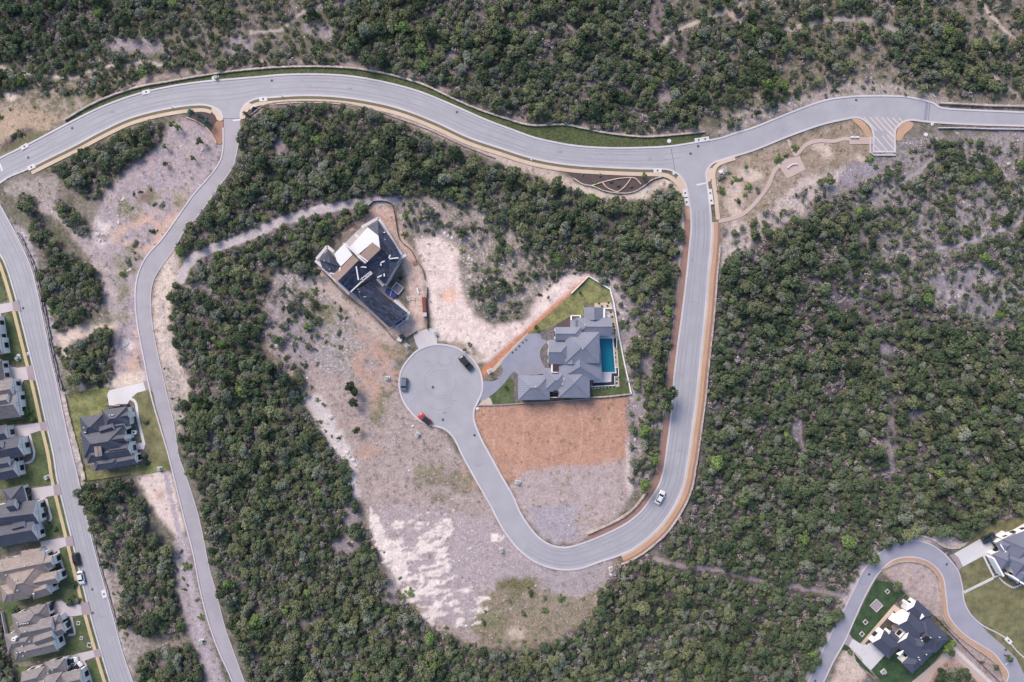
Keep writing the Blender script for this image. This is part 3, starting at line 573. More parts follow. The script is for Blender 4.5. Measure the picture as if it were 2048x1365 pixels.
# open hillsides
zone([(1440,230),(1500,-90),(2170,-90),(2170,240),(1880,215),(1750,190),(1600,210)], (112,110,100), 12, .3, .65, rgb2=(146,136,130))
zone([(-90,180),(150,160),(300,120),(120,250),(-90,380)], (116,114,96), 10, .2, .5, rgb2=(168,156,146))
zone([(0,230),(60,215),(130,235),(60,285),(0,310)], (176,158,140), 8, .2, .3); zone([(10,290),(60,262),(110,262),(30,300),(-20,320)], (110,112,84), 3, .1, .6)
zone([(0,292),(20,275),(45,258),(70,256),(68,263),(48,270),(25,290),(0,302)], (92,82,88), 1.5, .2, 0)
spot(22,190,13,15,(216,200,190),4,.6,0)
zone([(1560,350),(1700,300),(1850,270),(2170,260),(2170,720),(1850,660),(1700,640),(1560,560)], (124,120,124), 12, .45, .45, rgb2=(152,147,154))
spot(1950,580,80,55,(164,160,170),16,.7,.2,thr=.42); spot(1990,500,70,40,(150,146,154),16,.7,.1,thr=.42); spot(1730,350,60,26,(150,144,158),10,.4,.2); spot(2000,400,60,60,(146,142,150),16,.6,.2,thr=.45)
# forest floor
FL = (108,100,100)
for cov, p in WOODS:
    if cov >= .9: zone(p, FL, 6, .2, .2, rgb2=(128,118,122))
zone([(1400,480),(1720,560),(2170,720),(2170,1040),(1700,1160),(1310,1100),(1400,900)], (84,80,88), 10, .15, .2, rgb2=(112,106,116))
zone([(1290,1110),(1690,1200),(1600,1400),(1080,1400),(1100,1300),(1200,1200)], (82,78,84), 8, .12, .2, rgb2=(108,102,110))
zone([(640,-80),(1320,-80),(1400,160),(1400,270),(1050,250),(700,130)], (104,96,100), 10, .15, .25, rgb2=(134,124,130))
# lots round the turning circle
lotc = [(550,530),(640,560),(700,640),(790,690),(800,800),(880,860),(930,930),(1010,1080),(1100,1145),(1230,1120),(1225,1165),(1190,1215),(1130,1270),(1060,1295),(950,1292),(880,1255),(820,1205),(770,1130),(735,1060),(715,960),(700,915),(655,860),(620,790),(560,735),(530,690),(535,620)]
zone(lotc, (162,150,150), 6, .35, .35, rgb2=(178,164,164))
zone([(555,535),(640,560),(700,650),(740,720),(700,760),(600,720),(540,680)], (160,154,160), 8, .8, .5, rgb2=(146,140,138))
zone([(590,780),(640,790),(680,860),(710,920),(722,1000),(705,1000),(680,920),(640,860)], (204,198,200), 6, .95, .1)
for a in ((760,690,60,34),(745,735,50,22),(740,795,26,40),(700,860,24,14),(735,905,30,12),(930,960,40,20),(640,480,20,14),(790,760,20,22)): spot(*a, (184,156,144), 12, .2, .2, thr=.38)
for a in ((770,800,26,22),(755,830,20,22),(660,570,30,20),(640,620,34,26),(700,640,30,22),(900,960,50,18),(860,950,40,22),(790,700,30,10)): spot(*a, (138,134,112), 14, .3, .8, thr=.40)
spot(880,970,60,26,(140,132,120),16,.3,.7,thr=.42); spot(985,1010,40,28,(170,158,156),8,.2,.3)
zone([(735,1020),(820,1010),(990,1040),(1100,1145),(1060,1180),(960,1180),(960,1250),(860,1240),(780,1150)], (168,158,164), 12, .45, .1)
zone([(1040,1120),(1100,1145),(1220,1130),(1220,1170),(1170,1190),(1120,1195),(1000,1170)], (168,160,166), 5, .25, .2)
zone([(1000,1165),(1060,1160),(1110,1190),(1150,1200),(1195,1180),(1190,1225),(1130,1270),(1060,1290),(970,1290),(940,1250),(975,1190)], (134,128,110), 12, .25, .8, rgb2=(158,146,132))
spot(1030,1170,36,14,(120,116,88),8,.1,.9); spot(985,1240,36,22,(136,134,110),8,.2,.8); spot(1040,1268,50,12,(190,176,162),8,.4,.2,thr=.4)
# limestone shelves
U = (PX*.80+PY*.60)/15; V_ = (-PX*.60+PY*.80)/26
slab_n = .6*fbm(PX/26+n_b*2+PY/50, PY/6.5+n_b*2.5+PX/22, 7, 4)+.4*fbm(U*1.2+n_b*2, V_*1.2, 8, 4)
slab = np.zeros(GX.shape)
for p, t in (([(738,1015),(752,1030),(800,1120),(840,1200),(822,1210),(778,1140),(742,1070)], .36), ([(760,1075),(800,1085),(815,1135),(820,1190),(800,1180),(775,1120)], .40), ([(830,1050),(905,1045),(900,1100),(895,1160),(840,1190),(840,1120)], .47), ([(835,1180),(900,1185),(930,1225),(925,1250),(860,1265),(835,1225)], .45), ([(790,1020),(900,1030),(910,1150),(980,1180),(960,1250),(850,1250),(800,1180),(770,1090)], .56), ([(980,1068),(1012,1070),(1005,1085),(982,1082)], .3), ([(958,1190),(980,1195),(972,1225),(950,1240)], .42)):
    wx, wy = warp(PX, PY, 7, 9); m = inpoly(wx, wy, p); slab = np.maximum(slab, m*np.clip((slab_n-t+.005)*13, 0, 1)*np.clip(.55+n_c*.8, 0, 1))
t = slab[..., None]; colr = colr*(1-t)+c3((230,221,218))*t; rock = rock*(1-slab)+.12*slab; grn = grn*(1-slab)
# striae on the red dirt lot
# building lots and bare cream ground
zone([(790,395),(860,395),(960,410),(1040,455),(1100,520),(1170,545),(1160,560),(1060,600),(980,560),(900,500),(840,470),(800,470)], (160,150,152), 8, .7, .5, rgb2=(136,132,122))
zone([(928,520),(962,512),(1045,572),(1052,602),(1032,632),(985,642),(942,608),(922,560)], (164,154,154), 8, .85, .8, rgb2=(128,126,112))
zone([(828,480),(870,470),(915,490),(920,540),(930,600),(960,640),(1000,652),(1050,640),(1075,595),(1130,548),(1180,540),(1185,552),(1120,610),(1060,655),(1010,700),(975,725),(955,725),(925,690),(875,680),(862,640),(856,590),(848,540),(835,505)], (234,218,214), 6, .4, .1, rgb2=(214,198,196))
spot(900,592,18,16,(222,190,174),5,.1,0); spot(915,700,26,12,(170,160,146),6,.3,.6,thr=.35); spot(950,712,22,10,(190,176,166),6,.3,.3)
zone([(760,440),(790,445),(806,470),(828,500),(845,545),(852,600),(850,655),(830,668),(800,685),(770,660),(800,650),(820,620),(815,560),(800,500),(770,470)], (214,196,188), 4, .3, .1, rgb2=(198,176,168))
zone([(620,520),(650,545),(700,600),(770,655),(800,685),(780,692),(720,650),(650,590),(610,560)], (190,172,166), 4, .35, .2, rgb2=(186,176,172))
zone([(740,408),(790,412),(800,460),(820,480),(760,445),(700,460),(640,500),(620,510),(640,480),(700,440)], (188,172,168), 5, .6, .2, rgb2=(190,150,136))
zone([(1190,556),(1175,552),(1120,598),(1050,660),(990,715),(960,742),(966,757),(982,748),(1010,718),(1062,668),(1110,625),(1160,577)], (192,134,108), 2.5, .08, 0)
# red dirt lot, gravel lot
zone([(952,812),(1045,808),(1180,800),(1253,793),(1262,860),(1262,945),(1150,945),(1050,955),(1030,975),(1008,960),(985,912),(966,880),(948,838)], (187,150,132), 3, .12, .12, rgb2=(178,141,124))
for i in range(9): trail([(985+i*29,818+i%3*4),(990+i*29+i%2*5,860),(986+i*29,905),(992+i*29,930+i%3*5)], .7, (176,140,126) if i%2 else (198,164,150), .1, .05, 2)
zone([(1000,925),(1040,945),(1100,938),(1200,930),(1262,915),(1262,950),(1150,955),(1050,965)], (180,156,148), 10, .3, .2, rgb2=(190,154,138), soft=2)
zone([(1018,975),(1040,948),(1100,936),(1200,930),(1258,918),(1262,960),(1262,990),(1240,1030),(1190,1065),(1150,1088),(1110,1086),(1070,1060),(1045,1025)], (172,158,158), 5, .3, .25, rgb2=(180,168,172))
zone([(1060,1010),(1160,1010),(1150,1085),(1110,1085),(1070,1055)], (164,158,170), 8, .3, .1); spot(1260,930,8,60,(206,198,200),4,.9,0)
zone([(1235,590),(1330,600),(1330,820),(1290,990),(1258,960),(1256,790),(1240,690)], (132,124,130), 6, .7, .35, rgb2=(158,150,156))
zone([(1232,560),(1250,600),(1262,700),(1272,800),(1258,800),(1238,680),(1226,600),(1180,548),(1200,545)], (184,174,176), 4, .9, .1)
# lots by the hill road
zone([(210,395),(250,340),(330,280),(340,245),(380,236),(430,270),(446,300),(430,340),(350,440),(300,510),(270,600),(300,760),(240,790),(225,760),(228,650),(205,560),(180,480),(190,430)], (158,150,162), 6, .35, .2, rgb2=(172,160,164))
for a in ((290,470,50,40),(320,500,30,30),(240,470,26,16),(272,700,14,50),(262,740,14,30),(350,420,40,40)): spot(*a, (196,170,158), 12, .2, .1, thr=.36)
for a in ((260,420,30,20),(255,520,28,30),(240,580,16,30),(235,630,20,14),(350,400,40,24),(300,390,20,16)): spot(*a, (142,140,122), 10, .3, .7, thr=.38)
spot(292,395,16,9,(120,104,98),4,.1,.2); spot(205,470,22,30,(206,198,198),6,.9,0,thr=.35); spot(255,690,14,8,(222,214,216),5,.8,0)
zone([(30,400),(80,380),(130,420),(180,480),(240,590),(232,640),(205,600),(180,520),(120,440)], (164,154,160), 6, .5, .2, rgb2=(182,170,170))
zone([(0,380),(40,360),(120,345),(110,400),(40,400)], (158,150,150), 6, .4, .4)
zone([(20,440),(60,470),(80,560),(110,650),(125,770),(140,800),(160,940),(150,960),(118,800),(85,650),(40,500)], (166,160,170), 4, .8, .2)
zone([(110,672),(160,655),(235,648),(232,658),(190,668),(150,680),(125,700)], (214,198,188), 4, .3, .1)
zone([(128,690),(150,740),(172,780),(165,785),(135,740),(120,700)], (214,198,188), 3, .3, 0); spot(128,610,16,26,(190,182,190),6,.8,.1)
zone([(212,752),(290,742),(292,766),(225,778),(208,770)], (214,200,190), 3, .2, .1)
zone([(345,500),(362,520),(345,580),(340,640),(352,700),(380,760),(384,800),(366,850),(352,850),(330,760),(306,660),(304,600),(312,560),(328,530)], (212,198,188), 5, .55, .2, rgb2=(188,176,172))
zone([(325,720),(352,740),(370,800),(362,860),(352,870),(336,800)], (170,162,158), 5, .7, .5)
zone([(272,955),(300,945),(342,942),(352,990),(370,1060),(360,1080),(330,1050),(300,1010),(285,975)], (218,204,200), 4, .35, .1)
spot(320,990,8,10,(190,160,150),3,.1,0); zone([(345,1080),(378,1070),(395,1180),(430,1300),(460,1400),(430,1400),(385,1290),(360,1200),(352,1140)], (172,162,172), 4, .4, .25, rgb2=(160,152,156))
zone([(240,1130),(262,1180),(250,1250),(300,1290),(380,1280),(372,1300),(280,1300),(262,1365),(250,1310),(215,1180),(200,1120)], (150,140,138), 6, .4, .5, rgb2=(166,156,156))
zone([(165,950),(185,1050),(235,1235),(275,1400),(265,1400),(225,1250),(170,1050),(158,968)], (176,170,166), 3, .8, .4)
# strip by main road, lot at the upper right
zone([(1420,270),(1500,210),(1580,200),(1700,160),(1860,170),(1900,205),(1880,215),(1811,193),(1697,193),(1575,226),(1472,264)], (166,156,158), 6, .5, .3, rgb2=(152,146,138))
zone([(1430,340),(1470,318),(1580,280),(1700,240),(1745,270),(1740,310),(1640,350),(1570,400),(1500,445),(1450,520),(1440,450),(1430,400)], (150,136,120), 5, .25, .5, rgb2=(172,158,148))
for a in ((1470,400,18,50),(1640,300,30,16),(1500,350,30,16),(1720,315,30,8)): spot(*a, (206,190,178), 8, .3, .1, thr=.36)
zone([(1450,450),(1500,440),(1560,400),(1600,360),(1700,330),(1640,400),(1590,440),(1530,470),(1460,520),(1438,560)], (178,168,166), 6, .5, .25, rgb2=(206,194,190))
zone([(1420,480),(1450,490),(1436,560),(1424,640),(1412,760),(1398,880),(1384,960),(1340,1040),(1330,1030),(1376,940),(1392,840),(1405,700)], (170,162,166), 2, .5, .2)
zone([(500,235),(560,200),(680,205),(800,240),(1000,325),(1130,375),(1180,400),(1170,378),(1120,345),(1000,308),(800,230),(680,198),(540,199)], (192,178,168), 4, .5, .3)
zone([(1130,362),(1180,376),(1240,392),(1300,372),(1335,352),(1362,380),(1374,420),(1378,600),(1350,800),(1342,800),(1362,600),(1352,400),(1330,372),(1290,400),(1210,404),(1160,385)], (206,194,184), 4, .4, .2)
zone([(130,238),(300,165),(500,132),(640,126),(820,155),(1000,232),(1120,250),(1300,274),(1410,262),(1400,252),(1200,248),(1020,222),(820,145),(620,118),(480,122),(280,155)], (150,136,136), 4, .3, .3, rgb2=(176,162,156))
# bottom right
zone([(1771,1131),(1825,1114),(1875,1138),(1892,1191),(1906,1245),(1896,1250),(1830,1200),(1790,1165),(1765,1140)], (174,162,168), 3, .3, .2, rgb2=(186,170,166))
zone([(1616,1365),(1687,1222),(1751,1114),(1832,1082),(1920,1100),(1960,1075),(1910,1072),(1830,1066),(1740,1100),(1670,1220),(1596,1365)], (190,180,182), 3, .5, .1)
zone([(1650,1400),(1690,1290),(1720,1300),(1740,1340),(1700,1400)], (206,190,182), 5, .3, .2)
zone([(1900,1250),(1930,1275),(1980,1310),(2010,1350),(2010,1400),(1860,1400),(1900,1300)], (172,156,158), 4, .3, .2)
zone([(1905,1290),(1985,1370),(1960,1400),(1840,1400),(1880,1310)], (184,160,154), 3, .15, .1)
for l, hw, c in LINES_BARE: trail(l, hw, c)
for cx, cy, rx, ry in GAPS: spot(cx, cy, rx, ry, (150,142,150) if cx < 1400 else (134,130,144), 8, .4, .25)
# pool basin dug out
PB = [(1199,677.5),(1224.5,677.5),(1230,744.5),(1204,744.5)]
inp = inpoly(PX, PY, [(1200.5,679),(1222.5,679),(1228,743),(1205.5,743)]); GZ[inp] -= 2.2
# fine real relief
GZ = GZ+np.where(near & ~inp, (n_c-.5)*.10+slab*.05, 0)
ny, nx = GX.shape
co = np.column_stack([GX.ravel(), GY.ravel(), GZ.ravel()])
idx = np.arange(nx*ny).reshape(ny, nx)
q = np.stack([idx[:-1, :-1], idx[:-1, 1:], idx[1:, 1:], idx[1:, :-1]], -1).reshape(-1, 4)
me = bpy.data.meshes.new('ground'); me.vertices.add(len(co)); me.vertices.foreach_set('co', co.ravel().astype(np.float32))
me.loops.add(q.size); me.loops.foreach_set('vertex_index', q.ravel().astype(np.int32))
me.polygons.add(len(q)); me.polygons.foreach_set('loop_start', np.arange(0, q.size, 4, dtype=np.int32)); me.polygons.foreach_set('loop_total', np.full(len(q), 4, np.int32))
me.update(calc_edges=True); me.polygons.foreach_set('use_smooth', np.ones(len(q), bool))
a = me.color_attributes.new('soil', 'FLOAT_COLOR', 'POINT')
farm = (~near)[..., None]; colr = np.where(farm, c3((112,110,96)), colr)
a.data.foreach_set('color', np.column_stack([(np.minimum(colr*np.array([1.26, 1.19, 1.15]), 1.0)*ALB).reshape(-1, 3), np.ones(nx*ny)]).ravel().astype(np.float32))
for nm, ar in (('rock', rock), ('tuft', grn)):
    t = me.attributes.new(nm, 'FLOAT', 'POINT'); t.data.foreach_set('value', ar.ravel().astype(np.float32))
gm = bpy.data.materials.new('soil_and_rock'); gm.use_nodes = True; nt = gm.node_tree; L = nt.links.new; b = nt.nodes['Principled BSDF']; b.inputs['Roughness'].default_value = .95; b.inputs['Specular IOR Level'].default_value = .15
def N(t, **k):
    n = nt.nodes.new(t)
    for a_, v in k.items(): setattr(n, a_, v)
    return n
geo = N('ShaderNodeNewGeometry'); at = N('ShaderNodeAttribute', attribute_name='soil'); ar = N('ShaderNodeAttribute', attribute_name='rock'); ag = N('ShaderNodeAttribute', attribute_name='tuft')
def noise(sc, det=5, ro=.6):
    n = N('ShaderNodeTexNoise'); n.inputs['Scale'].default_value = sc; n.inputs['Detail'].default_value = det; n.inputs['Roughness'].default_value = ro; L(geo.outputs['Position'], n.inputs['Vector']); return n
def rng(sock, a0, a1, b0, b1):
    m = N('ShaderNodeMapRange'); m.inputs['From Min'].default_value = a0; m.inputs['From Max'].default_value = a1; m.inputs['To Min'].default_value = b0; m.inputs['To Max'].default_value = b1; L(sock, m.inputs['Value']); return m.outputs[0]
def math_(op, x, y):
    m = N('ShaderNodeMath', operation=op)
    for i, s in ((0, x), (1, y)):
        if isinstance(s, (int, float)): m.inputs[i].default_value = s
        else: L(s, m.inputs[i])
    return m.outputs[0]
f1 = noise(1.6, 8, .75); f2 = noise(.35, 4); f3 = noise(6.0, 3)
v = math_('MULTIPLY', rng(f1.outputs['Fac'], .32, .68, .66, 1.32), rng(f2.outputs['Fac'], .35, .65, .9, 1.1))
sc = N('ShaderNodeVectorMath', operation='SCALE'); L(at.outputs['Color'], sc.inputs[0]); L(v, sc.inputs['Scale'])
# dry and green tufts
tn = noise(2.6, 6, .8); tm = math_('MULTIPLY', rng(tn.outputs['Fac'], .5, .6, 0, 1), ag.outputs['Fac'])
tc = N('ShaderNodeMix', data_type='RGBA'); L(f2.outputs['Fac'], tc.inputs[0]); tc.inputs[6].default_value = (*alb((84,92,60)), 1); tc.inputs[7].default_value = (*alb((124,116,96)), 1)
m1 = N('ShaderNodeMix', data_type='RGBA'); L(tm, m1.inputs[0]); L(sc.outputs[0], m1.inputs[6]); L(tc.outputs[2], m1.inputs[7])
# chalky crumbled patches
cn = noise(1.0, 9, .82); cm = math_('MULTIPLY', rng(cn.outputs['Fac'], .5, .62, 0, 1), rng(ar.outputs['Fac'], .15, .8, .12, .8))
mc = N('ShaderNodeMix', data_type='RGBA'); L(cm, mc.inputs[0]); L(m1.outputs[2], mc.inputs[6]); mc.inputs[7].default_value = (*alb((230,216,214), 1.15), 1)
m1 = mc
# loose stones
vo = N('ShaderNodeTexVoronoi'); vo.inputs['Scale'].default_value = 1.5; L(geo.outputs['Position'], vo.inputs['Vector'])
sep = N('ShaderNodeSeparateColor'); L(vo.outputs['Color'], sep.inputs[0])
thr = math_('MULTIPLY', ar.outputs['Fac'], .42); isr = math_('LESS_THAN', sep.outputs[0], thr)
siz = math_('MULTIPLY', sep.outputs[1], .36); ins = math_('LESS_THAN', vo.outputs['Distance'], siz)
rm = math_('MULTIPLY', isr, ins); rm2 = math_('MULTIPLY', rm, rng(f3.outputs['Fac'], .35, .5, .3, 1))
m2 = N('ShaderNodeMix', data_type='RGBA'); L(rm2, m2.inputs[0]); L(m1.outputs[2], m2.inputs[6]); m2.inputs[7].default_value = (*alb((226,218,222)), 1)
L(m2.outputs[2], b.inputs['Base Color'])
bp = N('ShaderNodeBump'); bp.inputs['Strength'].default_value = .6; bp.inputs['Distance'].default_value = .15
hs = math_('ADD', f1.outputs['Fac'], math_('MULTIPLY', rm, .6)); L(hs, bp.inputs['Height']); L(bp.outputs[0], b.inputs['Normal'])
me.materials.append(gm)
tag(link('ground', me), kind='structure')
# ---------------------------------------------------------------- plants
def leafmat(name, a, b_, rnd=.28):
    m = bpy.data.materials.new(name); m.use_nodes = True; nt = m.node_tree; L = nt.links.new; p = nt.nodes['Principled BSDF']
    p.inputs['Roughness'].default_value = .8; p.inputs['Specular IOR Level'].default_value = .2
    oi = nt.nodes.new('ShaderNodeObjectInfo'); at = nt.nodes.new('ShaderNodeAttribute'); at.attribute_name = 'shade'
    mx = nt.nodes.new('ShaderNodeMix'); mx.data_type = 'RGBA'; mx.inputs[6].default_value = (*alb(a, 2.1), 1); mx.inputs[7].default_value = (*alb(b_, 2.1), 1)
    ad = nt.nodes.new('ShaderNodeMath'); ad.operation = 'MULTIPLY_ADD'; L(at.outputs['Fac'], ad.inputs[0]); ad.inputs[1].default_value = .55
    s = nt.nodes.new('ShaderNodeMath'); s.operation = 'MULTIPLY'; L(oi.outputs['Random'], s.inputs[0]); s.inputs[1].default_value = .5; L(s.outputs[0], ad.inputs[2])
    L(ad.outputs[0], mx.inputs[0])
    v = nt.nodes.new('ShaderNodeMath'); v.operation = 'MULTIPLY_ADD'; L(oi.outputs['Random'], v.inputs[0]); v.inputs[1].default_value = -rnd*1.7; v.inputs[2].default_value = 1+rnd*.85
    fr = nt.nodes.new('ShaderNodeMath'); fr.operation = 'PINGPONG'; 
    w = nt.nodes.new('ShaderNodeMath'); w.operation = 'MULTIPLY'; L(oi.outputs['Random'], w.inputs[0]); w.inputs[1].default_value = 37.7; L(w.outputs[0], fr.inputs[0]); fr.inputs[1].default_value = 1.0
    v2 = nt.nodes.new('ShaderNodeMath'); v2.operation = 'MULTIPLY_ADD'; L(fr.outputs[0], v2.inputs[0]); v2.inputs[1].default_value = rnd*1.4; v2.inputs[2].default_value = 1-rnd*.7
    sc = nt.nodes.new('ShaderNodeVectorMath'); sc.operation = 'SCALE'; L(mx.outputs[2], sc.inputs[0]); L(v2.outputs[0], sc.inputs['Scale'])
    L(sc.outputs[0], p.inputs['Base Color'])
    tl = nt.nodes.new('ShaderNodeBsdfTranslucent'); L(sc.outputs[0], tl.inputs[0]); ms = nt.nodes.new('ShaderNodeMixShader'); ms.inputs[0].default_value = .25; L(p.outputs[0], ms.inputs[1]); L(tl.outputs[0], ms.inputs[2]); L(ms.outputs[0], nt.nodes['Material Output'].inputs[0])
    return m
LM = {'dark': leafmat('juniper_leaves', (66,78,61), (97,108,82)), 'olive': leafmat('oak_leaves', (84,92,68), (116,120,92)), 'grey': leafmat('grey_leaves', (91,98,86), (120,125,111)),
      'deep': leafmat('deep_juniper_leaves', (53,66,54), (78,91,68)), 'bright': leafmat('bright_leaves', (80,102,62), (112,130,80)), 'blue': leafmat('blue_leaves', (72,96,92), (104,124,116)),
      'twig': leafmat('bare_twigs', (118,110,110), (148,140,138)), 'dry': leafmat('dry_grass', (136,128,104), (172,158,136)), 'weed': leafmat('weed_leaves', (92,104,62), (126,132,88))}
def crown_mesh(name, seed, lobes, leaves, size, mk, flat=.75, ls=(.13, .26), lob=(.24, .5), core=True):
    """a crown of radius about 1: leaf clumps gathered into lobes of unequal size"""
    r = np.random.default_rng(seed); V = []; F = []; S = []
    cen = []; ex = r.uniform(.72, 1.0)
    for i in range(lobes):
        a = r.uniform(0, 2*math.pi); d = math.sqrt(r.uniform(0, 1))*.8 if i else 0
        z = (1-d*d)*flat*r.uniform(.45, 1.05)+.15
        cen.append((d*math.cos(a)*r.uniform(.85, 1.2), d*math.sin(a)*ex, z, r.uniform(*lob)*(1.1-.35*d), r.uniform(0, 1)))
    for (cx, cy, cz, R, sh) in cen:
        n = int(leaves/lobes*(R/.42)**2)
        for k in range(n):
            u = r.normal(size=3); u /= np.linalg.norm(u)
            if u[2] < -.35: u[2] *= -1
            rr = R*r.uniform(.62, 1.08); p = np.array([cx, cy, cz])+u*rr*np.array([1, 1, .8])
            nrm = u+r.normal(size=3)*.55; nrm /= np.linalg.norm(nrm)
            t = np.cross(nrm, r.normal(size=3)); t /= np.linalg.norm(t)+1e-9; w = np.cross(nrm, t)
            s = r.uniform(*ls)*.62; b = len(V)
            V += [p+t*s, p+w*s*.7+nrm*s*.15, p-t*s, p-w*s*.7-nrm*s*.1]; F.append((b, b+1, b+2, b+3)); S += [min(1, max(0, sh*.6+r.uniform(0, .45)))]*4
    if core:
        for (cx, cy, cz, R, sh) in cen:   # inner branches mass that stops light passing straight through
            b = len(V); q = R*.62
            ring = [np.array([cx+q*math.cos(t), cy+q*math.sin(t), cz-.05+.12*q*math.sin(3*t)]) for t in [i*math.pi/3 for i in range(6)]]
            V += ring+[np.array([cx, cy, cz+q*.65]), np.array([cx, cy, cz-q*.6])]
            for i in range(6): F += [(b+i, b+(i+1) % 6, b+6), (b+(i+1) % 6, b+i, b+7)]
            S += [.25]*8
    me = bpy.data.meshes.new(name); me.from_pydata([tuple(v*size) for v in V], [], F)
    me.materials.append(LM[mk]); at = me.attributes.new('shade', 'FLOAT', 'POINT'); at.data.foreach_set('value', np.array(S, np.float32))
    return me
def trunk_mesh(name, seed, h=1.6, dead=False, n=5):
    r = random.Random(seed); mb = MB()
    def limb(a, d, L_, r0, dep):
        b = a+d*L_; mb.cyl(a, b, r0, r0*.6, 5 if dep < 2 else 3, cap=False)
        if dep < (3 if dead else 1):
            for _ in range(3 if dead else n):
                e = (d+Vector((r.uniform(-1, 1), r.uniform(-1, 1), r.uniform(-.1, .7)))*.9).normalized(); limb(a+d*L_*r.uniform(.5, 1), e, L_*r.uniform(.55, .8), r0*.5, dep+1)
    limb(Vector((0, 0, -.3)), Vector((r.uniform(-.15, .15), r.uniform(-.15, .15), 1)).normalized(), h, .16, 0)
    me = bpy.data.meshes.new(name); me.from_pydata(mb.v, [], mb.f); me.materials.append(DEADW if dead else BARK); return me
def clump_mesh(name, seed, n, w, h, mk, sprd=.5):
    r = np.random.default_rng(seed); V = []; F = []; S = []
    for i in range(n):
        a = r.uniform(0, 6.28); d = r.uniform(0, sprd); p = np.array([d*math.cos(a), d*math.sin(a), -.03]); lean = np.array([math.cos(a), math.sin(a), 0])*r.uniform(.1, .9)*h
        t = np.array([-math.sin(a+r.normal()), math.cos(a), 0])*w; top = p+lean+np.array([0, 0, h*r.uniform(.5, 1)]); b = len(V)
        V += [p-t, p+t, top+t*.3, top-t*.3]; F.append((b, b+1, b+2, b+3)); S += [r.uniform(0, 1)]*4
    me = bpy.data.meshes.new(name); me.from_pydata([tuple(v) for v in V], [], F); me.materials.append(LM[mk])
    at = me.attributes.new('shade', 'FLOAT', 'POINT'); at.data.foreach_set('value', np.array(S, np.float32)); return me
KIND = {}
for k, mk, cnt in (('dark', 'dark', 6), ('deep', 'deep', 4), ('olive', 'olive', 6), ('grey', 'grey', 4), ('bright', 'bright', 2)):
    KIND[k] = [crown_mesh('crown', 100+i*13+len(k)*7, 10+(i*5) % 9, 900, 1.0, mk, flat=(.9 if k == 'deep' else .75)) for i in range(cnt)]
TR = [trunk_mesh('trunk', i) for i in range(3)]
# blocked area raster
BR = .5; bx0, by0 = -190, -135; bnx, bny = int(380/BR), int(270/BR)
bgx, bgy = np.meshgrid(bx0+(np.arange(bnx)+.5)*BR, by0+(np.arange(bny)+.5)*BR); bpx, bpy_ = to_px(bgx, bgy)
block = np.zeros(bgx.shape, bool)
def add_block():
    for p in BLOCK: block[:] |= inpoly(bpx, bpy_, p)
def dil(m, n):
    for _ in range(n): m = m | np.roll(m, 1, 0) | np.roll(m, -1, 0) | np.roll(m, 1, 1) | np.roll(m, -1, 1)
    return m
def look(r, x, y):
    i = np.clip(((x-bx0)/BR).astype(int), 0, bnx-1); j = np.clip(((y-by0)/BR).astype(int), 0, bny-1); return r[j, i]
def jgrid(s, seed, x0=-186, x1=186, y0=-131, y1=131):
    r = np.random.default_rng(seed); x, y = np.meshgrid(np.arange(x0, x1, s), np.arange(y0, y1, s))
    x = x+np.where((np.arange(x.shape[0]) % 2)[:, None] == 1, s/2, 0); x = x.ravel(); y = y.ravel()
    return x+r.uniform(-.42, .42, len(x))*s, y+r.uniform(-.42, .42, len(y))*s, r
def cover(px, py):
    c = np.zeros(px.shape); wx, wy = warp(px, py, 5, 16)
    for v, p in WOODS: c = np.maximum(c, inpoly(wx, wy, p)*v)
    for cx, cy, rx, ry in GAPS:
        c = np.where(((wx-cx)/rx)**2+((wy-cy)/ry)**2 < 1, .12, c)
    for l, hw, _ in LINES_BARE: c = np.where(linedist(px, py, cr(l, 8), hw+6) < hw+(3.5 if hw > 4.5 else 1.5), 0, c)
    return c
def grow():
    """positions of every tree: x, y, radius, height factor, kind"""
    add_block(); b1 = dil(block, 2); b2 = dil(block, 4); out = []
    x, y, r = jgrid(1.8, 21); px, py = to_px(x, y); c = cover(px, py)
    n = fbm(px/34, py/34, 9, 3); keep = ((c >= .9) & (n > .30) & (r.random(len(x)) < .93)) | ((c > .3) & (c < .9) & (n > .34+(.62-c*.55)*.5) & (r.random(len(x)) < .85)) | ((c > .05) & (c < .3) & (r.random(len(x)) < .25))
    keep &= ~look(b1, x, y)
    x, y, px, py, c = x[keep], y[keep], px[keep], py[keep], c[keep]
    rad = np.exp(r.normal(.13, .36, len(x)))*(.74+.56*fbm(px/46, py/46, 27, 3)); rad = np.clip(rad, .42, 2.4); rad[c < .9] *= .8
    bb = look(b2, x, y); rad[bb] = np.minimum(rad[bb], 1.5)
    east = (px > 1400) & (py > 480); wet = fbm(px/120, py/120, 12, 2)
    u = r.random(len(x)); kn = np.empty(len(x), object)
    kn[:] = 'olive'; kn[u < .36+.2*(wet < .5)] = 'dark'; kn[(u > .80)] = 'grey'; kn[(u < .16)] = 'deep'; kn[(u > .972)] = 'bright'
    kn[(kn == 'olive') & (px < 260) & (py < 140)] = 'dark'; kn[(kn == 'olive') & east & (wet > .5)] = 'dark'
    hf = r.uniform(.75, 1.15, len(x))
    return x, y, rad, hf, kn
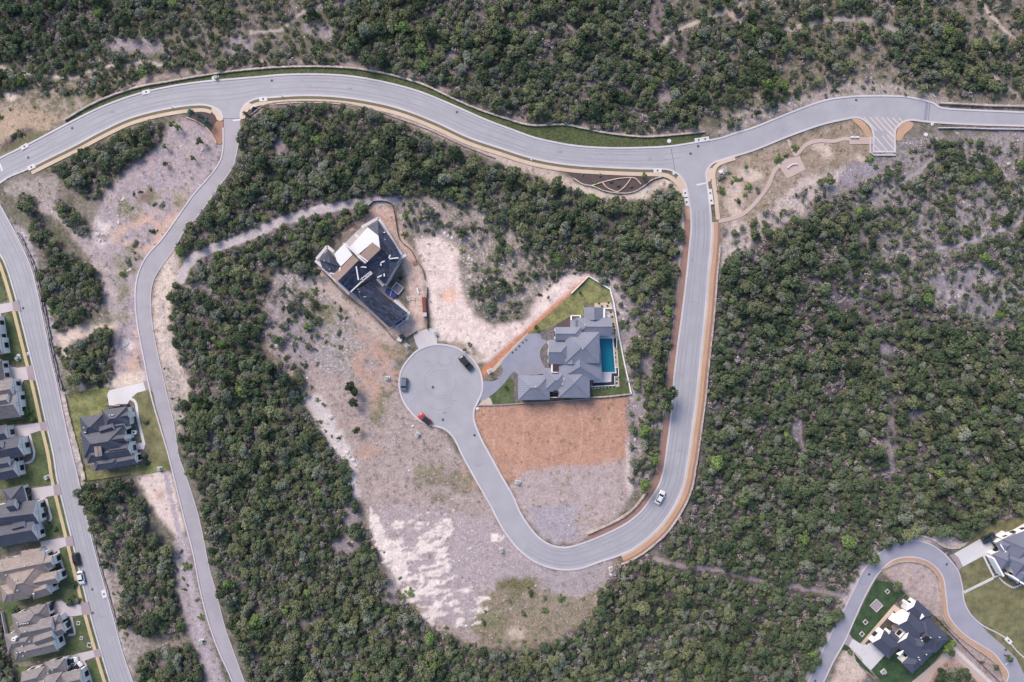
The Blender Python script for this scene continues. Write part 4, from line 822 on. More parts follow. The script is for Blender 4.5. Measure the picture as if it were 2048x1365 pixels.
def scatter(name, meshes, x, y, z, s, rz, idx, label, sz=None, cat=None):
    """one object of what nobody would count"""
    for i, m in enumerate(meshes): pass
    src = bpy.data.collections.new(name+'_kinds')
    for i, m in enumerate(meshes):
        o = bpy.data.objects.new('%s_kind_%02d' % (name, i), m); src.objects.link(o)
    me = bpy.data.meshes.new(name); me.vertices.add(len(x)); me.vertices.foreach_set('co', np.column_stack([x, y, z]).ravel().astype(np.float32))
    for nm, a in (('s', s), ('rz', rz), ('sz', sz if sz is not None else s)):
        t = me.attributes.new(nm, 'FLOAT', 'POINT'); t.data.foreach_set('value', np.asarray(a, np.float32))
    t = me.attributes.new('k', 'INT', 'POINT'); t.data.foreach_set('value', np.asarray(idx, np.int32))
    o = link(name, me); ng = bpy.data.node_groups.new(name, 'GeometryNodeTree')
    ng.interface.new_socket('Geometry', in_out='INPUT', socket_type='NodeSocketGeometry'); ng.interface.new_socket('Geometry', in_out='OUTPUT', socket_type='NodeSocketGeometry')
    nn = ng.nodes.new; lk = ng.links.new
    gi = nn('NodeGroupInput'); go = nn('NodeGroupOutput'); ip = nn('GeometryNodeInstanceOnPoints'); ci = nn('GeometryNodeCollectionInfo')
    ci.inputs['Collection'].default_value = src; ci.inputs['Separate Children'].default_value = True; ci.inputs['Reset Children'].default_value = True
    def na(nm, ty='FLOAT'):
        n = nn('GeometryNodeInputNamedAttribute'); n.data_type = ty; n.inputs['Name'].default_value = nm; return n.outputs['Attribute']
    ip.inputs['Pick Instance'].default_value = True; lk(na('k', 'INT'), ip.inputs['Instance Index'])
    cx = nn('ShaderNodeCombineXYZ'); lk(na('rz'), cx.inputs[2]); lk(cx.outputs[0], ip.inputs['Rotation'])
    cs = nn('ShaderNodeCombineXYZ'); lk(na('s'), cs.inputs[0]); lk(na('s'), cs.inputs[1]); lk(na('sz'), cs.inputs[2]); lk(cs.outputs[0], ip.inputs['Scale'])
    lk(gi.outputs[0], ip.inputs['Points']); lk(ci.outputs[0], ip.inputs['Instance']); lk(ip.outputs[0], go.inputs[0])
    md = o.modifiers.new('scatter', 'NODES'); md.node_group = ng
    return tag(o, label, cat, kind='stuff')
def place_name(px, py):
    L_ = [(inpoly, None)]
    def nearp(cands): return min(cands, key=lambda c: (px-c[0])**2+(py-c[1])**2)[2]
    return nearp([(100,60,'upper left hillside wood'),(420,60,'upper left hillside wood'),(700,60,'wood above main road'),(1000,120,'wood above main road'),(1250,130,'wood above main road'),(1500,110,'scrub slope north of junction'),(1800,90,'upper right scrub slope'),(2000,110,'upper right scrub slope'),
        (230,320,'copse below main road'),(130,500,'copse beside the street'),(170,720,'copse above west lawn'),(270,1100,'copse beside lower hill road'),(330,1330,'copse at bottom left'),(20,1320,'hedge behind left houses'),
        (520,330,'wood above dirt track'),(750,300,'wood above dirt track'),(950,380,'wood above dirt track'),(1150,450,'wood west of loop road'),(1290,480,'wood west of loop road'),(1290,760,'strip behind pool house'),(1290,900,'strip beside red dirt lot'),
        (480,560,'wood by unfinished house'),(440,700,'wood east of hill road'),(500,900,'wood east of hill road'),(600,1000,'wood east of hill road'),(560,1250,'bottom left-centre wood'),(800,1320,'wood south of rock shelf'),(1050,1340,'wood south of rock shelf'),(1300,1250,'wood south of loop road'),(1500,1290,'wood south of loop road'),
        (1500,650,'wood east of loop road'),(1500,900,'wood east of loop road'),(1700,800,'east valley wood'),(1900,800,'east valley wood'),(1800,950,'wood above the lane'),(1650,1100,'wood above the lane'),(1800,450,'grey scree slope at right'),(1950,560,'grey scree slope at right'),(1930,1340,'thicket beside dark house')])
CN = {'dark': 'dark green', 'deep': 'very dark', 'olive': 'olive', 'grey': 'grey green', 'bright': 'bright green'}
def plant_all():
    x, y, rad, hf, kn = grow(); px, py = to_px(x, y)
    infr = (px > 12) & (px < 2036) & (py > 10) & (py < 1355)
    score = np.where(infr, rad*(1+.05*hf), -1); order = np.argsort(-score); big = set(order[:296].tolist())
    protos = {}
    for i in sorted(big):
        k = kn[i]; R = float(rad[i]); q = len(protos)
        key = (k, i % len(KIND[k]), i % 3)
        size = 'broad' if R > 2.1 else 'large' if R > 1.9 else 'medium'
        lab = '%s %s %s, %s, %.1f%% across, %.1f%% down' % (size, CN[k], 'juniper' if k in ('dark', 'deep') else 'oak', place_name(px[i], py[i]), px[i]/20.48, py[i]/13.65)
        loc = (float(x[i]), float(y[i]), float(hgt(x[i], y[i])))
        if key not in protos:
            t = empty('tree', loc, label=lab, cat='tree', group='trees of the hillside woods')
            c = link('crown', KIND[k][key[1]], t); c.location.z = 1.0; link('trunk', TR[key[2]], t); protos[key] = t
        else:
            t = copy_tree(protos[key]); t.location = loc; tag(t, lab)
        t.rotation_euler = (0, 0, float(i*2.4 % 6.28)); t.scale = (R, R, R*float(hf[i])*.9)
        t.name = 'juniper_tree' if k in ('dark', 'deep') else 'oak_tree'
    rest = np.array([i for i in range(len(x)) if i not in big])
    meshes = []; base = {}
    for k in KIND: base[k] = len(meshes); meshes += KIND[k]
    full = []
    for k in KIND:
        for m in KIND[k]: full.append(m)
    idx = np.array([base[kn[i]]+i % len(KIND[kn[i]]) for i in rest])
    z = hgt(x[rest], y[rest])+1.0*rad[rest]*.6
    scatter('woodland', full, x[rest], y[rest], z, rad[rest], (rest*2.4) % 6.28, idx, 'dense wood of juniper and oak crowns covering the slopes', rad[rest]*hf[rest]*.9)
    print('TREES', len(x))
    # brush between and under the trees
    b1 = dil(block, 1)
    g, h, r = jgrid(1.5, 33); p, q = to_px(g, h); c = cover(p, q); n = fbm(p/20, q/20, 15, 3)
    k = ((c >= .9) & (r.random(len(g)) < .85) & (n > .30)) | ((c > .3) & (c < .9) & (r.random(len(g)) < .42)); k &= ~look(b1, g, h)
    g, h = g[k], h[k]; tw = [crown_mesh('twigs', 300+i, 5, 130, 1.0, 'twig', .6, (.05, .34), core=False) for i in range(3)]+[crown_mesh('undergrowth', 310+i, 6, 240, 1.0, m, .6) for i, m in enumerate(('grey', 'olive', 'dark'))]
    scatter('underbrush', tw, g, h, hgt(g, h), r.uniform(.7, 1.7, len(g)), r.uniform(0, 6.28, len(g)), r.choice([0, 1, 2, 3, 4, 5], len(g), p=[.16, .16, .14, .2, .18, .16]), 'grey bare brush and low undergrowth between the trees')
    # shrubs on the open slopes, each its own
    open_z = [(.7, [(560,540),(640,560),(700,640),(690,720),(620,740),(560,720),(530,660)]), (.85, [(800,400),(960,410),(1100,520),(1160,545),(1060,600),(900,490),(800,470)]), (.85, [(915,500),(1060,560),(1040,640),(940,610)]),
        (.7, [(1240,600),(1330,610),(1325,820),(1290,980),(1262,950),(1262,700)]), (.35, [(240,440),(300,300),(430,300),(300,500),(240,640)]), (.5, [(1600,140),(1850,170),(1990,190),(1560,200)]), (.5, [(1560,400),(1700,330),(1850,280),(2040,270),(2040,640),(1700,620)]), (.4, [(0,160),(150,170),(100,240),(0,300)]),
        (.5, [(590,760),(640,780),(720,960),(690,960)]), (.45, [(730,1040),(745,1040),(860,1240),(1090,1290),(1200,1200),(1210,1215),(1100,1310),(900,1290),(800,1220)]), (.5, [(200,1130),(250,1180),(260,1290),(380,1290),(270,1340),(220,1200)]), (.5,[(360,1090),(390,1180),(440,1330),(400,1300),(365,1180)]), (.6,[(310,690),(355,740),(368,850),(345,850)]), (.3,[(1440,340),(1560,300),(1600,290),(1500,400),(1440,430)]), (.5,[(30,420),(120,640),(160,900),(140,900),(90,640)]), (.3,[(970,1180),(1190,1190),(1100,1280),(960,1280)]), (.5,[(1400,20),(2040,20),(2040,180),(1560,190),(1440,230)]), (.4,[(1800,1240),(1900,1250),(2000,1350),(1960,1360)])]
    g, h, r = jgrid(2.6, 44); p, q = to_px(g, h); c = cover(p, q); d = np.zeros(len(g))
    for v_, po in open_z: d = np.maximum(d, v_*inpoly(p, q, po))
    n = fbm(p/22, q/22, 18, 3); k = (d > 0) & (c < .3) & (n > .42) & (r.random(len(g)) < d) & ~look(b1, g, h)
    g, h, p, q = g[k], h[k], p[k], q[k]; rr = np.clip(np.exp(r.normal(-.1, .38, len(g))), .45, 1.7)
    o = np.argsort(-rr); sb = set(o[:280].tolist()); sk_ = [crown_mesh('shrub', 400+i, 5+i, 300, 1.0, m, .6) for i, m in enumerate(('dark', 'bright', 'grey', 'olive'))]
    sc_ = ['dark green', 'bright green', 'grey green', 'olive']
    def near_name(a, b):
        c_ = [(600,640,'rocky lot by unfinished house'),(950,470,'stony ground above cream lot'),(990,580,'grassy patch in cream lot'),(1290,760,'strip behind pool house'),(1290,900,'strip by red dirt lot'),(330,380,'purple gravel lot by hill road'),(240,600,'bare lot above west lawn'),(1750,170,'verge north of turning bay'),(1800,420,'grey scree at right'),(60,220,'slope at far left'),(660,860,'rock edge of central lot'),(780,1160,'edge of white rock shelf'),(1050,1270,'grassy ground below rock shelf'),(270,1250,'ground by bottom left copse'),(390,1200,'purple verge of hill road'),(340,780,'cream cutting by hill road'),(1500,370,'dry lawn by curved path'),(80,560,'rock ledge by the street'),(1700,90,'upper right slope'),(1920,1310,'ground beside the lane')]
        return min(c_, key=lambda t: (a-t[0])**2+(b-t[1])**2)[2]
    pr = {}
    for i in sorted(sb):
        kk = int(r.integers(0, 4)); R = float(rr[i])
        if kk not in pr: ob = link('shrub', sk_[kk]); pr[kk] = ob
        else: ob = pr[kk].copy(); COL.objects.link(ob)
        ob.location = (float(g[i]), float(h[i]), float(hgt(g[i], h[i]))-.15*R); ob.scale = (R, R, R*.8); ob.rotation_euler.z = float(i*1.7 % 6.28)
        tag(ob, '%s %s shrub, %s, %.1f%% across, %.1f%% down' % ('small' if R < .8 else 'wide', sc_[kk], near_name(p[i], q[i]), p[i]/20.48, q[i]/13.65), 'shrub', 'shrubs on the open ground')
    rs = np.array([i for i in range(len(g)) if i not in sb]); print('SHRUBS', len(g))
    if len(rs): scatter('low_scrub', sk_, g[rs], h[rs], hgt(g[rs], h[rs])-.1, rr[rs], (rs*1.7) % 6.28, rs % 4, 'low scrub dotted over the stony slopes', rr[rs]*.8)
    # weeds, dry tufts and loose stones
    g, h, r = jgrid(.95, 55); p, q = to_px(g, h); c = cover(p, q)
    gi = np.clip(np.searchsorted(gx, g), 0, len(gx)-1); gj = np.clip(np.searchsorted(gy, h), 0, len(gy)-1)
    tg = grn[gj, gi]; rk = rock[gj, gi]; n = fbm(p/9, q/9, 22, 3)
    k = (r.random(len(g)) < tg*.9*(n > .42)) & ~look(b1, g, h) & (np.abs(g) < 175) & (np.abs(h) < 120)
    cl = [clump_mesh('tuft', 500+i, 26, .035, .42, 'dry') for i in range(2)]+[clump_mesh('weed', 510+i, 22, .06, .34, 'weed') for i in range(2)]+[crown_mesh('weed_bush', 520, 4, 70, .6, 'olive', .5, (.1, .2), core=False)]
    m = k.sum(); scatter('weeds', cl, g[k], h[k], hgt(g[k], h[k]), r.uniform(.5, 1.25, m), r.uniform(0, 6.28, m), r.choice(5, m, p=[.36, .3, .14, .1, .1]), 'dry grass tufts and weeds over the bare ground'); print('WEEDS', m)
    st = []
    for i in range(4):
        bm = bmesh.new(); bmesh.ops.create_icosphere(bm, subdivisions=2, radius=1)
        rr_ = random.Random(i)
        for v_ in bm.verts: v_.co *= rr_.uniform(.75, 1.1); v_.co.z *= .55; v_.co.x *= 1.3
        ms = bpy.data.meshes.new('stone'); bm.to_mesh(ms); bm.free(); ms.materials.append(mat('white_stone', (220,212,214), .9, .15, 3.0, .3)); st.append(ms)
    g, h, r = jgrid(.9, 66); p, q = to_px(g, h); gi = np.clip(np.searchsorted(gx, g), 0, len(gx)-1); gj = np.clip(np.searchsorted(gy, h), 0, len(gy)-1); rk = rock[gj, gi]; n = fbm(p/12, q/12, 25, 3)
    k = (r.random(len(g)) < np.clip(rk-.25, 0, 1)*1.0*(n > .42)) & ~look(b1, g, h) & (np.abs(g) < 170) & (np.abs(h) < 116); m = k.sum()
    scatter('loose_stones', st, g[k], h[k], hgt(g[k], h[k]), np.exp(r.normal(-2.0, .5, m)), r.uniform(0, 6.28, m), r.integers(0, 4, m), 'white limestone rubble strewn over the slopes'); print('STONES', m)
    # dead trees with bare grey limbs
    dm = [trunk_mesh('dead_limbs', 40+i, 1.5, True) for i in range(3)]
    for j, (a, b_, lab) in enumerate(((580,400,'bare grey tree in wood above dirt track'),(1500,600,'pale dead tree in wood east of loop road, upper'),(640,1180,'large bare grey tree west of rock shelf'),(655,1050,'tangle of bare limbs at wood edge below the ledge'),(1590,940,'dead grey tree in wood above the lane'),(1660,1010,'second dead tree nearer the lane'),(470,1010,'silvery bare tree east of hill road'),(1545,500,'bare tree at top edge of east wood'),(1620,1060,'small dead tree above the straight part of the lane'),(780,1260,'leaning bare tree below white rock shelf'),(590,830,'fallen grey branches at lot edge'),(1200,1320,'dead tree low in the bottom wood'))):
        o = link('dead_tree', dm[j % 3]); o.location = W3(a, b_); o.scale = (1.5, 1.5, 1.6); o.rotation_euler.z = j*1.3; tag(o, lab, 'dead tree', 'dead grey trees in the woods')

    rd = random.Random(4); dz = [(1440,540,1700,1000,'wood east of loop road'),(1700,700,2040,1040,'east valley wood'),(1200,1180,1620,1340,'wood south of loop road'),(430,960,720,1330,'wood east of hill road'),(500,230,1300,380,'wood above dirt track'),(760,20,1380,240,'wood above main road')]
    for j in range(42):
        zx = dz[j % len(dz)]; a, b_ = rd.uniform(zx[0], zx[2]), rd.uniform(zx[1], zx[3])
        if cover(np.array([a]), np.array([b_]))[0] < .5 or look(b1, *[np.array([float(t)]) for t in W(a, b_)])[0]: continue
        o = link('dead_tree', dm[j % 3]); o.location = W3(a, b_); s_ = rd.uniform(1.1, 1.7); o.scale = (s_, s_, s_*1.25); o.rotation_euler.z = j*1.9
        tag(o, 'grey leafless tree in %s, %.0f%% across, %.0f%% down' % (zx[4], a/20.48, b_/13.65), 'dead tree', 'dead grey trees in the woods')
    g, h, r = jgrid(4.6, 77, -330, 330, -260, 260); k = ((np.abs(g) > 186) | (np.abs(h) > 131)) & (fbm(g/30, h/30, 40) > .38); g, h = g[k], h[k]; m = len(g)
    scatter('outer_woodland', KIND['dark']+KIND['olive'], g, h, hgt(g, h)+1.0, r.uniform(1.8, 3.0, m), r.uniform(0, 6.28, m), r.integers(0, 12, m), 'scrubby wood carrying on beyond the built plots')
# ---------------------------------------------------------------- houses
SEAM = roofmat('standing_seam_blue', (146,149,166), 'seam', .6, rough=.5)
SHN = roofmat('navy_shingle', (84,87,104), 'shingle')
SHT = roofmat('taupe_shingle', (160,145,140), 'shingle')
SHG = roofmat('grey_shingle', (140,132,134), 'shingle')
SHB = roofmat('black_shingle', (62,68,90), 'shingle', tone=.6)
SHD = roofmat('dark_seam', (84,88,108), 'seam', .5, rough=.6)
SHE = roofmat('slate_seam', (126,128,148), 'seam', .6, rough=.55)
MEMB = mat('white_membrane', (250,248,248), .6, .03, 1.5)
OSB = mat('wood_sheathing', (150,130,124), .9, .2, 2.5)
WRAP = mat('wall_wrap', (228,220,224), .8, .1, 2.0)
WIN = {}
def window_on(root, p, rz, w=1.1, h=1.4, name='window'):
    key = (round(w, 2), round(h, 2), name)
    if key not in WIN:
        fb = MB()
        for sx in (-1, 1): fb.box((sx*w/2, -.05, 0), (.09, .14, h+.09))
        for sz in (-1, 1): fb.box((0, -.05, sz*h/2), (w-.09, .13, .09))
        if name == 'window': fb.box((0, -.05, 0), (.05, .11, h-.09))
        f = fb.build(name, FRAME if name == 'window' else DOORM, root)
        pb = MB(); pb.box((0, -.02, 0), (w-.05, .06, h-.05)); q = pb.build('pane' if name == 'window' else 'panel', GLASS if name == 'window' else DOORM, f); WIN[key] = f
    else: f = copy_tree(WIN[key], root)
    f.location = p; f.rotation_euler = (0, 0, rz); return f
def house(name, label, tf, wings, roofs, wallm, floor=.3, group='houses', win=True, garage=(), vents=(), chim=(), cat='house', maxwin=60, skip=()):
    cxs = np.mean([[ (w[0]+w[2])/2, (w[1]+w[3])/2] for w in wings], 0); (c0,) = tf(tuple(cxs)); x0, y0 = W(*c0); zb = float(hgt(x0, y0))+floor
    root = empty(name, (float(x0), float(y0), zb), label=label, cat=cat, group=group)
    s = tf((0, 0), (1, 0)); upx = s[1][0]-s[0][0]
    rb, wb = MB(), MB(); info = []
    def at(p, z):
        (q,) = tf(tuple(p)); k = (H-zb-z)/H
        return Vector(((q[0]-CX)*MPP*k-float(x0), (CY-q[1])*MPP*k-float(y0), z))
    for i, w in enumerate(wings):
        ax, ay, bx, by, wd, e = w[:6]; hips = w[6] if len(w) > 6 else 'hh'; pit = w[7] if len(w) > 7 else .6; mi = w[8] if len(w) > 8 else 0
        e += .017*i; A = at((ax, ay), e); B = at((bx, by), e); L_ = (B-A).length; u = (B-A).normalized(); n = Vector((-u.y, u.x, 0)); Wd = wd*upx*MPP*(H-zb-e)/H
        hA, hB = hips[0] == 'h', hips[1] == 'h'; run = Wd/2
        ra = min(run, L_/2-.02) if hA else 0; rb_ = min(run, L_/2-.02) if hB else 0
        hh = pit*run if not (hA and hB) else pit*min(run, max(ra, L_/2 if ra+rb_ > L_ else run))
        C = [A-n*run, B-n*run, B+n*run, A+n*run]; R1 = A+u*ra+Vector((0, 0, hh)); R2 = B-u*rb_+Vector((0, 0, hh))
        def rf(pts, m_):
            nn = (pts[1]-pts[0]).cross(pts[2]-pts[0]).normalized()
            if nn.z < 0: pts = pts[::-1]; nn = -nn
            ee = Vector((0, 0, 1)).cross(nn); ee = ee.normalized() if ee.length > 1e-4 else Vector((1, 0, 0)); vv = nn.cross(ee)
            rb.face(pts, m_, [(p.dot(ee)+40, p.dot(vv)+40) for p in pts])
        m1, m2 = (mi if isinstance(mi, tuple) else (mi, mi))
        rf([C[0], C[1], R2, R1], m1); rf([C[2], C[3], R1, R2], m2)
        if hA: rf([C[3], C[0], R1], m1)
        if hB: rf([C[1], C[2], R2], m2)
        dz = Vector((0, 0, -.22)); mf = len(roofs)
        for p, q in ((R1, R2), *(((C[3], R1), (C[0], R1)) if hA else ()), *(((C[1], R2), (C[2], R2)) if hB else ())):
            if (q-p).length > .3: rb.cyl(p+Vector((0, 0, .03)), q+Vector((0, 0, .03)), .1, .1, 4, m1)
        for k in range(4): rb.face([C[k], C[(k+1) % 4], C[(k+1) % 4]+dz, C[k]+dz], mf)
        rb.face([c+dz for c in C[::-1]], mf)
        if not hA: rb.face([C[3], C[0], R1], mf+1)
        if not hB: rb.face([C[1], C[2], R2], mf+1)
        ov = .4; oa = .12 if not hA else ov; ob = .12 if not hB else ov
        # walls
        wa = A+u*oa; wb_ = B-u*ob; D = [wa-n*(run-ov), wb_-n*(run-ov), wb_+n*(run-ov), wa+n*(run-ov)]
        lo = Vector((0, 0, -e-3.2)); tp = Vector((0, 0, -.1))
        for k in range(4): wb.face([D[k]+lo, D[(k+1) % 4]+lo, D[(k+1) % 4]+tp, D[k]+tp])
        for hp, p, q, ww in ((hA, D[0], D[3], wa), (hB, D[1], D[2], wb_)):
            if not hp:
                top = ww+Vector((0, 0, (run-ov)*pit-.05)); wb.face([p+tp, q+tp, top])
        info.append((D, u, n, e, hA, hB, run-ov, pit))
    wo = wb.build('wall', wallm, root); ro = rb.build('roof', list(roofs)+[mat('fascia', (196,188,188), .7, .04), wallm], root)
    def inside(pt, j):
        for k, (D, *_r) in enumerate(info):
            if k == j: continue
            if inpoly(np.array([pt.x]), np.array([pt.y]), [(d.x, d.y) for d in D])[0]: return True
        return False
    cnt = 0
    if win:
        for j, (D, u, n, e, hA, hB, hw, pit) in enumerate(info):
            if j in skip: continue
            for k in range(4):
                a, b = D[k], D[(k+1) % 4]; L_ = (b-a).length; dirn = (b-a).normalized(); out = Vector((dirn.y, -dirn.x, 0))
                if L_ < 1.9: continue
                nwin = max(1, int(L_/2.9)); hts = [1.55]+([4.4] if e > 5 else [])
                rz = math.atan2(out.y, out.x)+math.pi/2
                for z in hts:
                    for t in range(nwin):
                        p = a+dirn*(L_*(t+.5)/nwin); p.z = z
                        if cnt >= maxwin or inside(p+out*.6, j): continue
                        window_on(root, p+out*.01, rz, 1.2 if nwin > 1 else 1.5, 1.5); cnt += 1
                if (k == 3 and not hA) or (k == 1 and not hB):
                    p = (a+b)/2; p.z = e+.45
                    if hw*pit > 1.5 and not inside(p+out*.6, j) and cnt < maxwin: window_on(root, p+out*.01, rz, .95, .95); cnt += 1
    for g in garage:
        p = at((g[0], g[1]), 2.2); p.z = 1.15; window_on(root, p, math.radians(g[2]), g[3] if len(g) > 3 else 4.6, 2.3, 'garage_door')
    def rooftop(p):
        z = 0
        for (D, u, n, e, hA, hB, hw, pit) in info:
            if inpoly(np.array([p.x]), np.array([p.y]), [(d.x, d.y) for d in D])[0]:
                c = (D[0]+D[2])/2; d = abs((p-c).dot(n)); al = (D[1]-D[0]).length/2-abs((p-c).dot(u)); zz = hw-d
                if hA or hB: zz = min(zz, al) if (p-c).dot(u)*(1 if hB else -1) > 0 or (hA and hB) else zz
                z = max(z, e+max(0, zz+.4)*pit)
        return z
    for i, v in enumerate(vents):
        p = at(v, 4); p.z = rooftop(p)
        if i == 0:
            vb = MB(); vb.cyl((0, 0, -.3), (0, 0, .4), .09, .09, 8); vb.cyl((0, 0, .4), (0, 0, .52), .2, .12, 8); vo_ = vb.build('roof_vent', WHITEP, ro); v0 = vo_
        else: vo_ = v0.copy(); COL.objects.link(vo_)
        vo_.location = p
    for v in chim:
        p = at(v[:2], 5); z = rooftop(p); cb = MB(); w_ = v[2] if len(v) > 2 else 1.2
        cb.box((p.x, p.y, z+.2), (w_, w_*.8, 2.0), 0, math.radians(v[3] if len(v) > 3 else 0)); cb.box((p.x, p.y, z+1.25), (w_+.2, w_*.8+.2, .12), 0, math.radians(v[3] if len(v) > 3 else 0)); cb.box((p.x, p.y, z+1.33), (w_*.5, w_*.4, .06), 1, math.radians(v[3] if len(v) > 3 else 0))
        cb.build('chimney', [wallm, BLACKM], ro)
    for (D, *_r) in info:
        q = [to_px(d.x+float(x0), d.y+float(y0)) for d in D]; BLOCK.append([(float(a), float(b)) for a, b in q])
    return root, at, rooftop
EX = (SHN,)
# pool house
ra, atA, rtA = house('pool_house', 'sprawling blue-grey metal roofed house with a pool beside the turning circle', A_, [
    (995,150,995,300,235,3.3,'gg',.45), (790,380,1205,380,212,3.5,'hg',.5), (776,300,776,520,120,3.45,'gg',.35),
    (535,463,850,463,160,5.3,'gh',.5), (596,462,596,552,96,3.3,'gg',.3),
    (452,680,740,680,290,4.5,'gh',.5), (655,628,1062,628,368,5.2,'hh',.42), (735,536,735,822,140,5.0,'gg',.35),
    (822,690,822,1012,520,3.5,'gh',.34), (760,860,760,1222,372,3.6,'hh',.4), (395,1010,700,1010,280,3.3,'hh',.42), (95,1105,470,1098,292,3.2,'hh',.4)],
    [SEAM], STUCCO, garage=[(210,962,0),(330,955,0)], vents=[(885,360),(850,640),(640,1000),(300,1090),(620,1060)], maxwin=46)
at_ = atA
def on_root(root, name, mb_fn, m):
    mb = MB(); mb_fn(mb); return mb.build(name, m, root)
def boxA(mb, x0, y0, x1, y1, z0, z1, mi=0, at=atA):
    a = at((x0, y0), z1); b = at((x1, y1), z1); mb.box(((a.x+b.x)/2, (a.y+b.y)/2, (z0+z1)/2), (abs(b.x-a.x), abs(b.y-a.y), z1-z0), mi)
on_root(ra, 'light_well', lambda mb: (boxA(mb, 492, 828, 506, 922, 2, 4.6), boxA(mb, 506, 916, 566, 924, 2, 4.6), boxA(mb, 506, 832, 564, 916, 2, 4.45, 1)), [STUCCO, mat('courtyard_soil', (92,68,60), .95, .3, 4)])
on_root(ra, 'patio_wall', lambda mb: (boxA(mb, 722, 246, 735, 315, -1, 1.4), boxA(mb, 735, 242, 838, 252, -1, 1.4), boxA(mb, 830, 252, 842, 315, -1, 1.4), boxA(mb, 735, 252, 830, 315, -1, .1, 1)), [STUCCO, CONC])
on_root(ra, 'outdoor_fireplace', lambda mb: (boxA(mb, 1108, 160, 1128, 272, -1, 3.6), boxA(mb, 1128, 238, 1186, 272, -1, .8), boxA(mb, 1128, 160, 1216, 168, -1, .6)), [STUCCO])
on_root(ra, 'equipment_screen', lambda mb: (boxA(mb, 520, 1140, 566, 1166, 0, 4.6, 1), boxA(mb, 410, 1215, 566, 1222, -1, 2.0)), [STUCCO, BLACKM])
# swimming pool
px_, py_ = W(1214, 712); zp = float(hgt(px_, py_)); pool = empty('swimming_pool', (float(px_), float(py_), zp), label='rectangular turquoise swimming pool with white coping behind the blue-grey house', cat='swimming pool')
def rel(p, z):
    x, y = W(p[0], p[1], z); return (float(x-px_), float(y-py_), z)
o_ = [(1197,674),(1227,674),(1233,747),(1202,747)]
pm = MB(); top = .34
def ringf(a, b, za, zb_, mi=0):
    for i in range(4): pm.face([rel(a[i], za), rel(a[(i+1) % 4], za), rel(b[(i+1) % 4], zb_), rel(b[i], zb_)], mi)
ringf(o_, PB, top, top); ringf(o_, o_, top, -.3); ringf(PB, PB, top, -1.5); pm.build('coping', CONCW, pool)
bm_ = MB(); bm_.face([rel(p, -1.5) for p in PB]); ringf2 = None
bt = mat('pool_plaster', (130,208,230), .5, .05, 1.0); bm_.build('basin', bt, pool)
sh = MB(); a = rel((1199.6,678), -.5); b_ = rel((1224.2,690), -.5); sh.box(((a[0]+b_[0])/2, (a[1]+b_[1])/2, -.95), (abs(b_[0]-a[0]), abs(a[1]-b_[1]), .9)); sh.build('sun_shelf', bt, pool)
wm = bpy.data.materials.new('pool_water'); wm.use_nodes = True; nt_ = wm.node_tree; p_ = nt_.nodes['Principled BSDF']; p_.inputs['Base Color'].default_value = (.02, .25, .36, 1); p_.inputs['Roughness'].default_value = .06
tr_ = nt_.nodes.new('ShaderNodeBsdfTransparent'); tr_.inputs[0].default_value = (.22, .68, .80, 1); ms_ = nt_.nodes.new('ShaderNodeMixShader'); ms_.inputs[0].default_value = .42
nt_.links.new(tr_.outputs[0], ms_.inputs[1]); nt_.links.new(p_.outputs[0], ms_.inputs[2]); nt_.links.new(ms_.outputs[0], nt_.nodes['Material Output'].inputs[0])
nz = nt_.nodes.new('ShaderNodeTexNoise'); nz.inputs['Scale'].default_value = 3; bb_ = nt_.nodes.new('ShaderNodeBump'); bb_.inputs['Strength'].default_value = .15; nt_.links.new(nz.outputs[0], bb_.inputs['Height']); nt_.links.new(bb_.outputs[0], p_.inputs['Normal'])
wt = MB(); wt.face([rel(p, .12) for p in PB]); wt.build('water', wm, pool)
BLOCK.append(o_)
sheet('pool_deck', A_((1045,480),(1230,480),(1235,520),(1062,520),(1085,915),(1205,925),(1200,1035),(990,1045),(990,1005),(1075,1005),(1060,700)), .25, CONCW, smooth=False, thick=.4)
sheet('gravel_bed', A_((1225,512),(1262,512),(1262,628),(1232,628)), .2, mat('slate_gravel',(62,66,80),.95,.2,5), smooth=False)
sheet('gravel_bed', A_((1245,868),(1285,868),(1285,965),(1240,968),(1238,1070),(985,1075),(985,1048),(1205,1038),(1205,928),(1245,925)), .2, mat('slate_gravel',(62,66,80),.95,.2,5), smooth=False)
for l, lab in ((((1225,508),(1268,508),(1268,634),(1232,636)), 'small white planter wall beside upper end of the pool'), (((1240,862),(1290,862),(1290,970),(1244,972),(1244,1078),(965,1092),(962,1072)), 'stepped white planter wall round the lower pool terrace')):
    wall(A_(*l), 1.4, .5, lab, m=STUCCO, jit=0, side=-1, smv=0, cat='garden wall', grp='garden walls of the pool house', name='garden_wall')
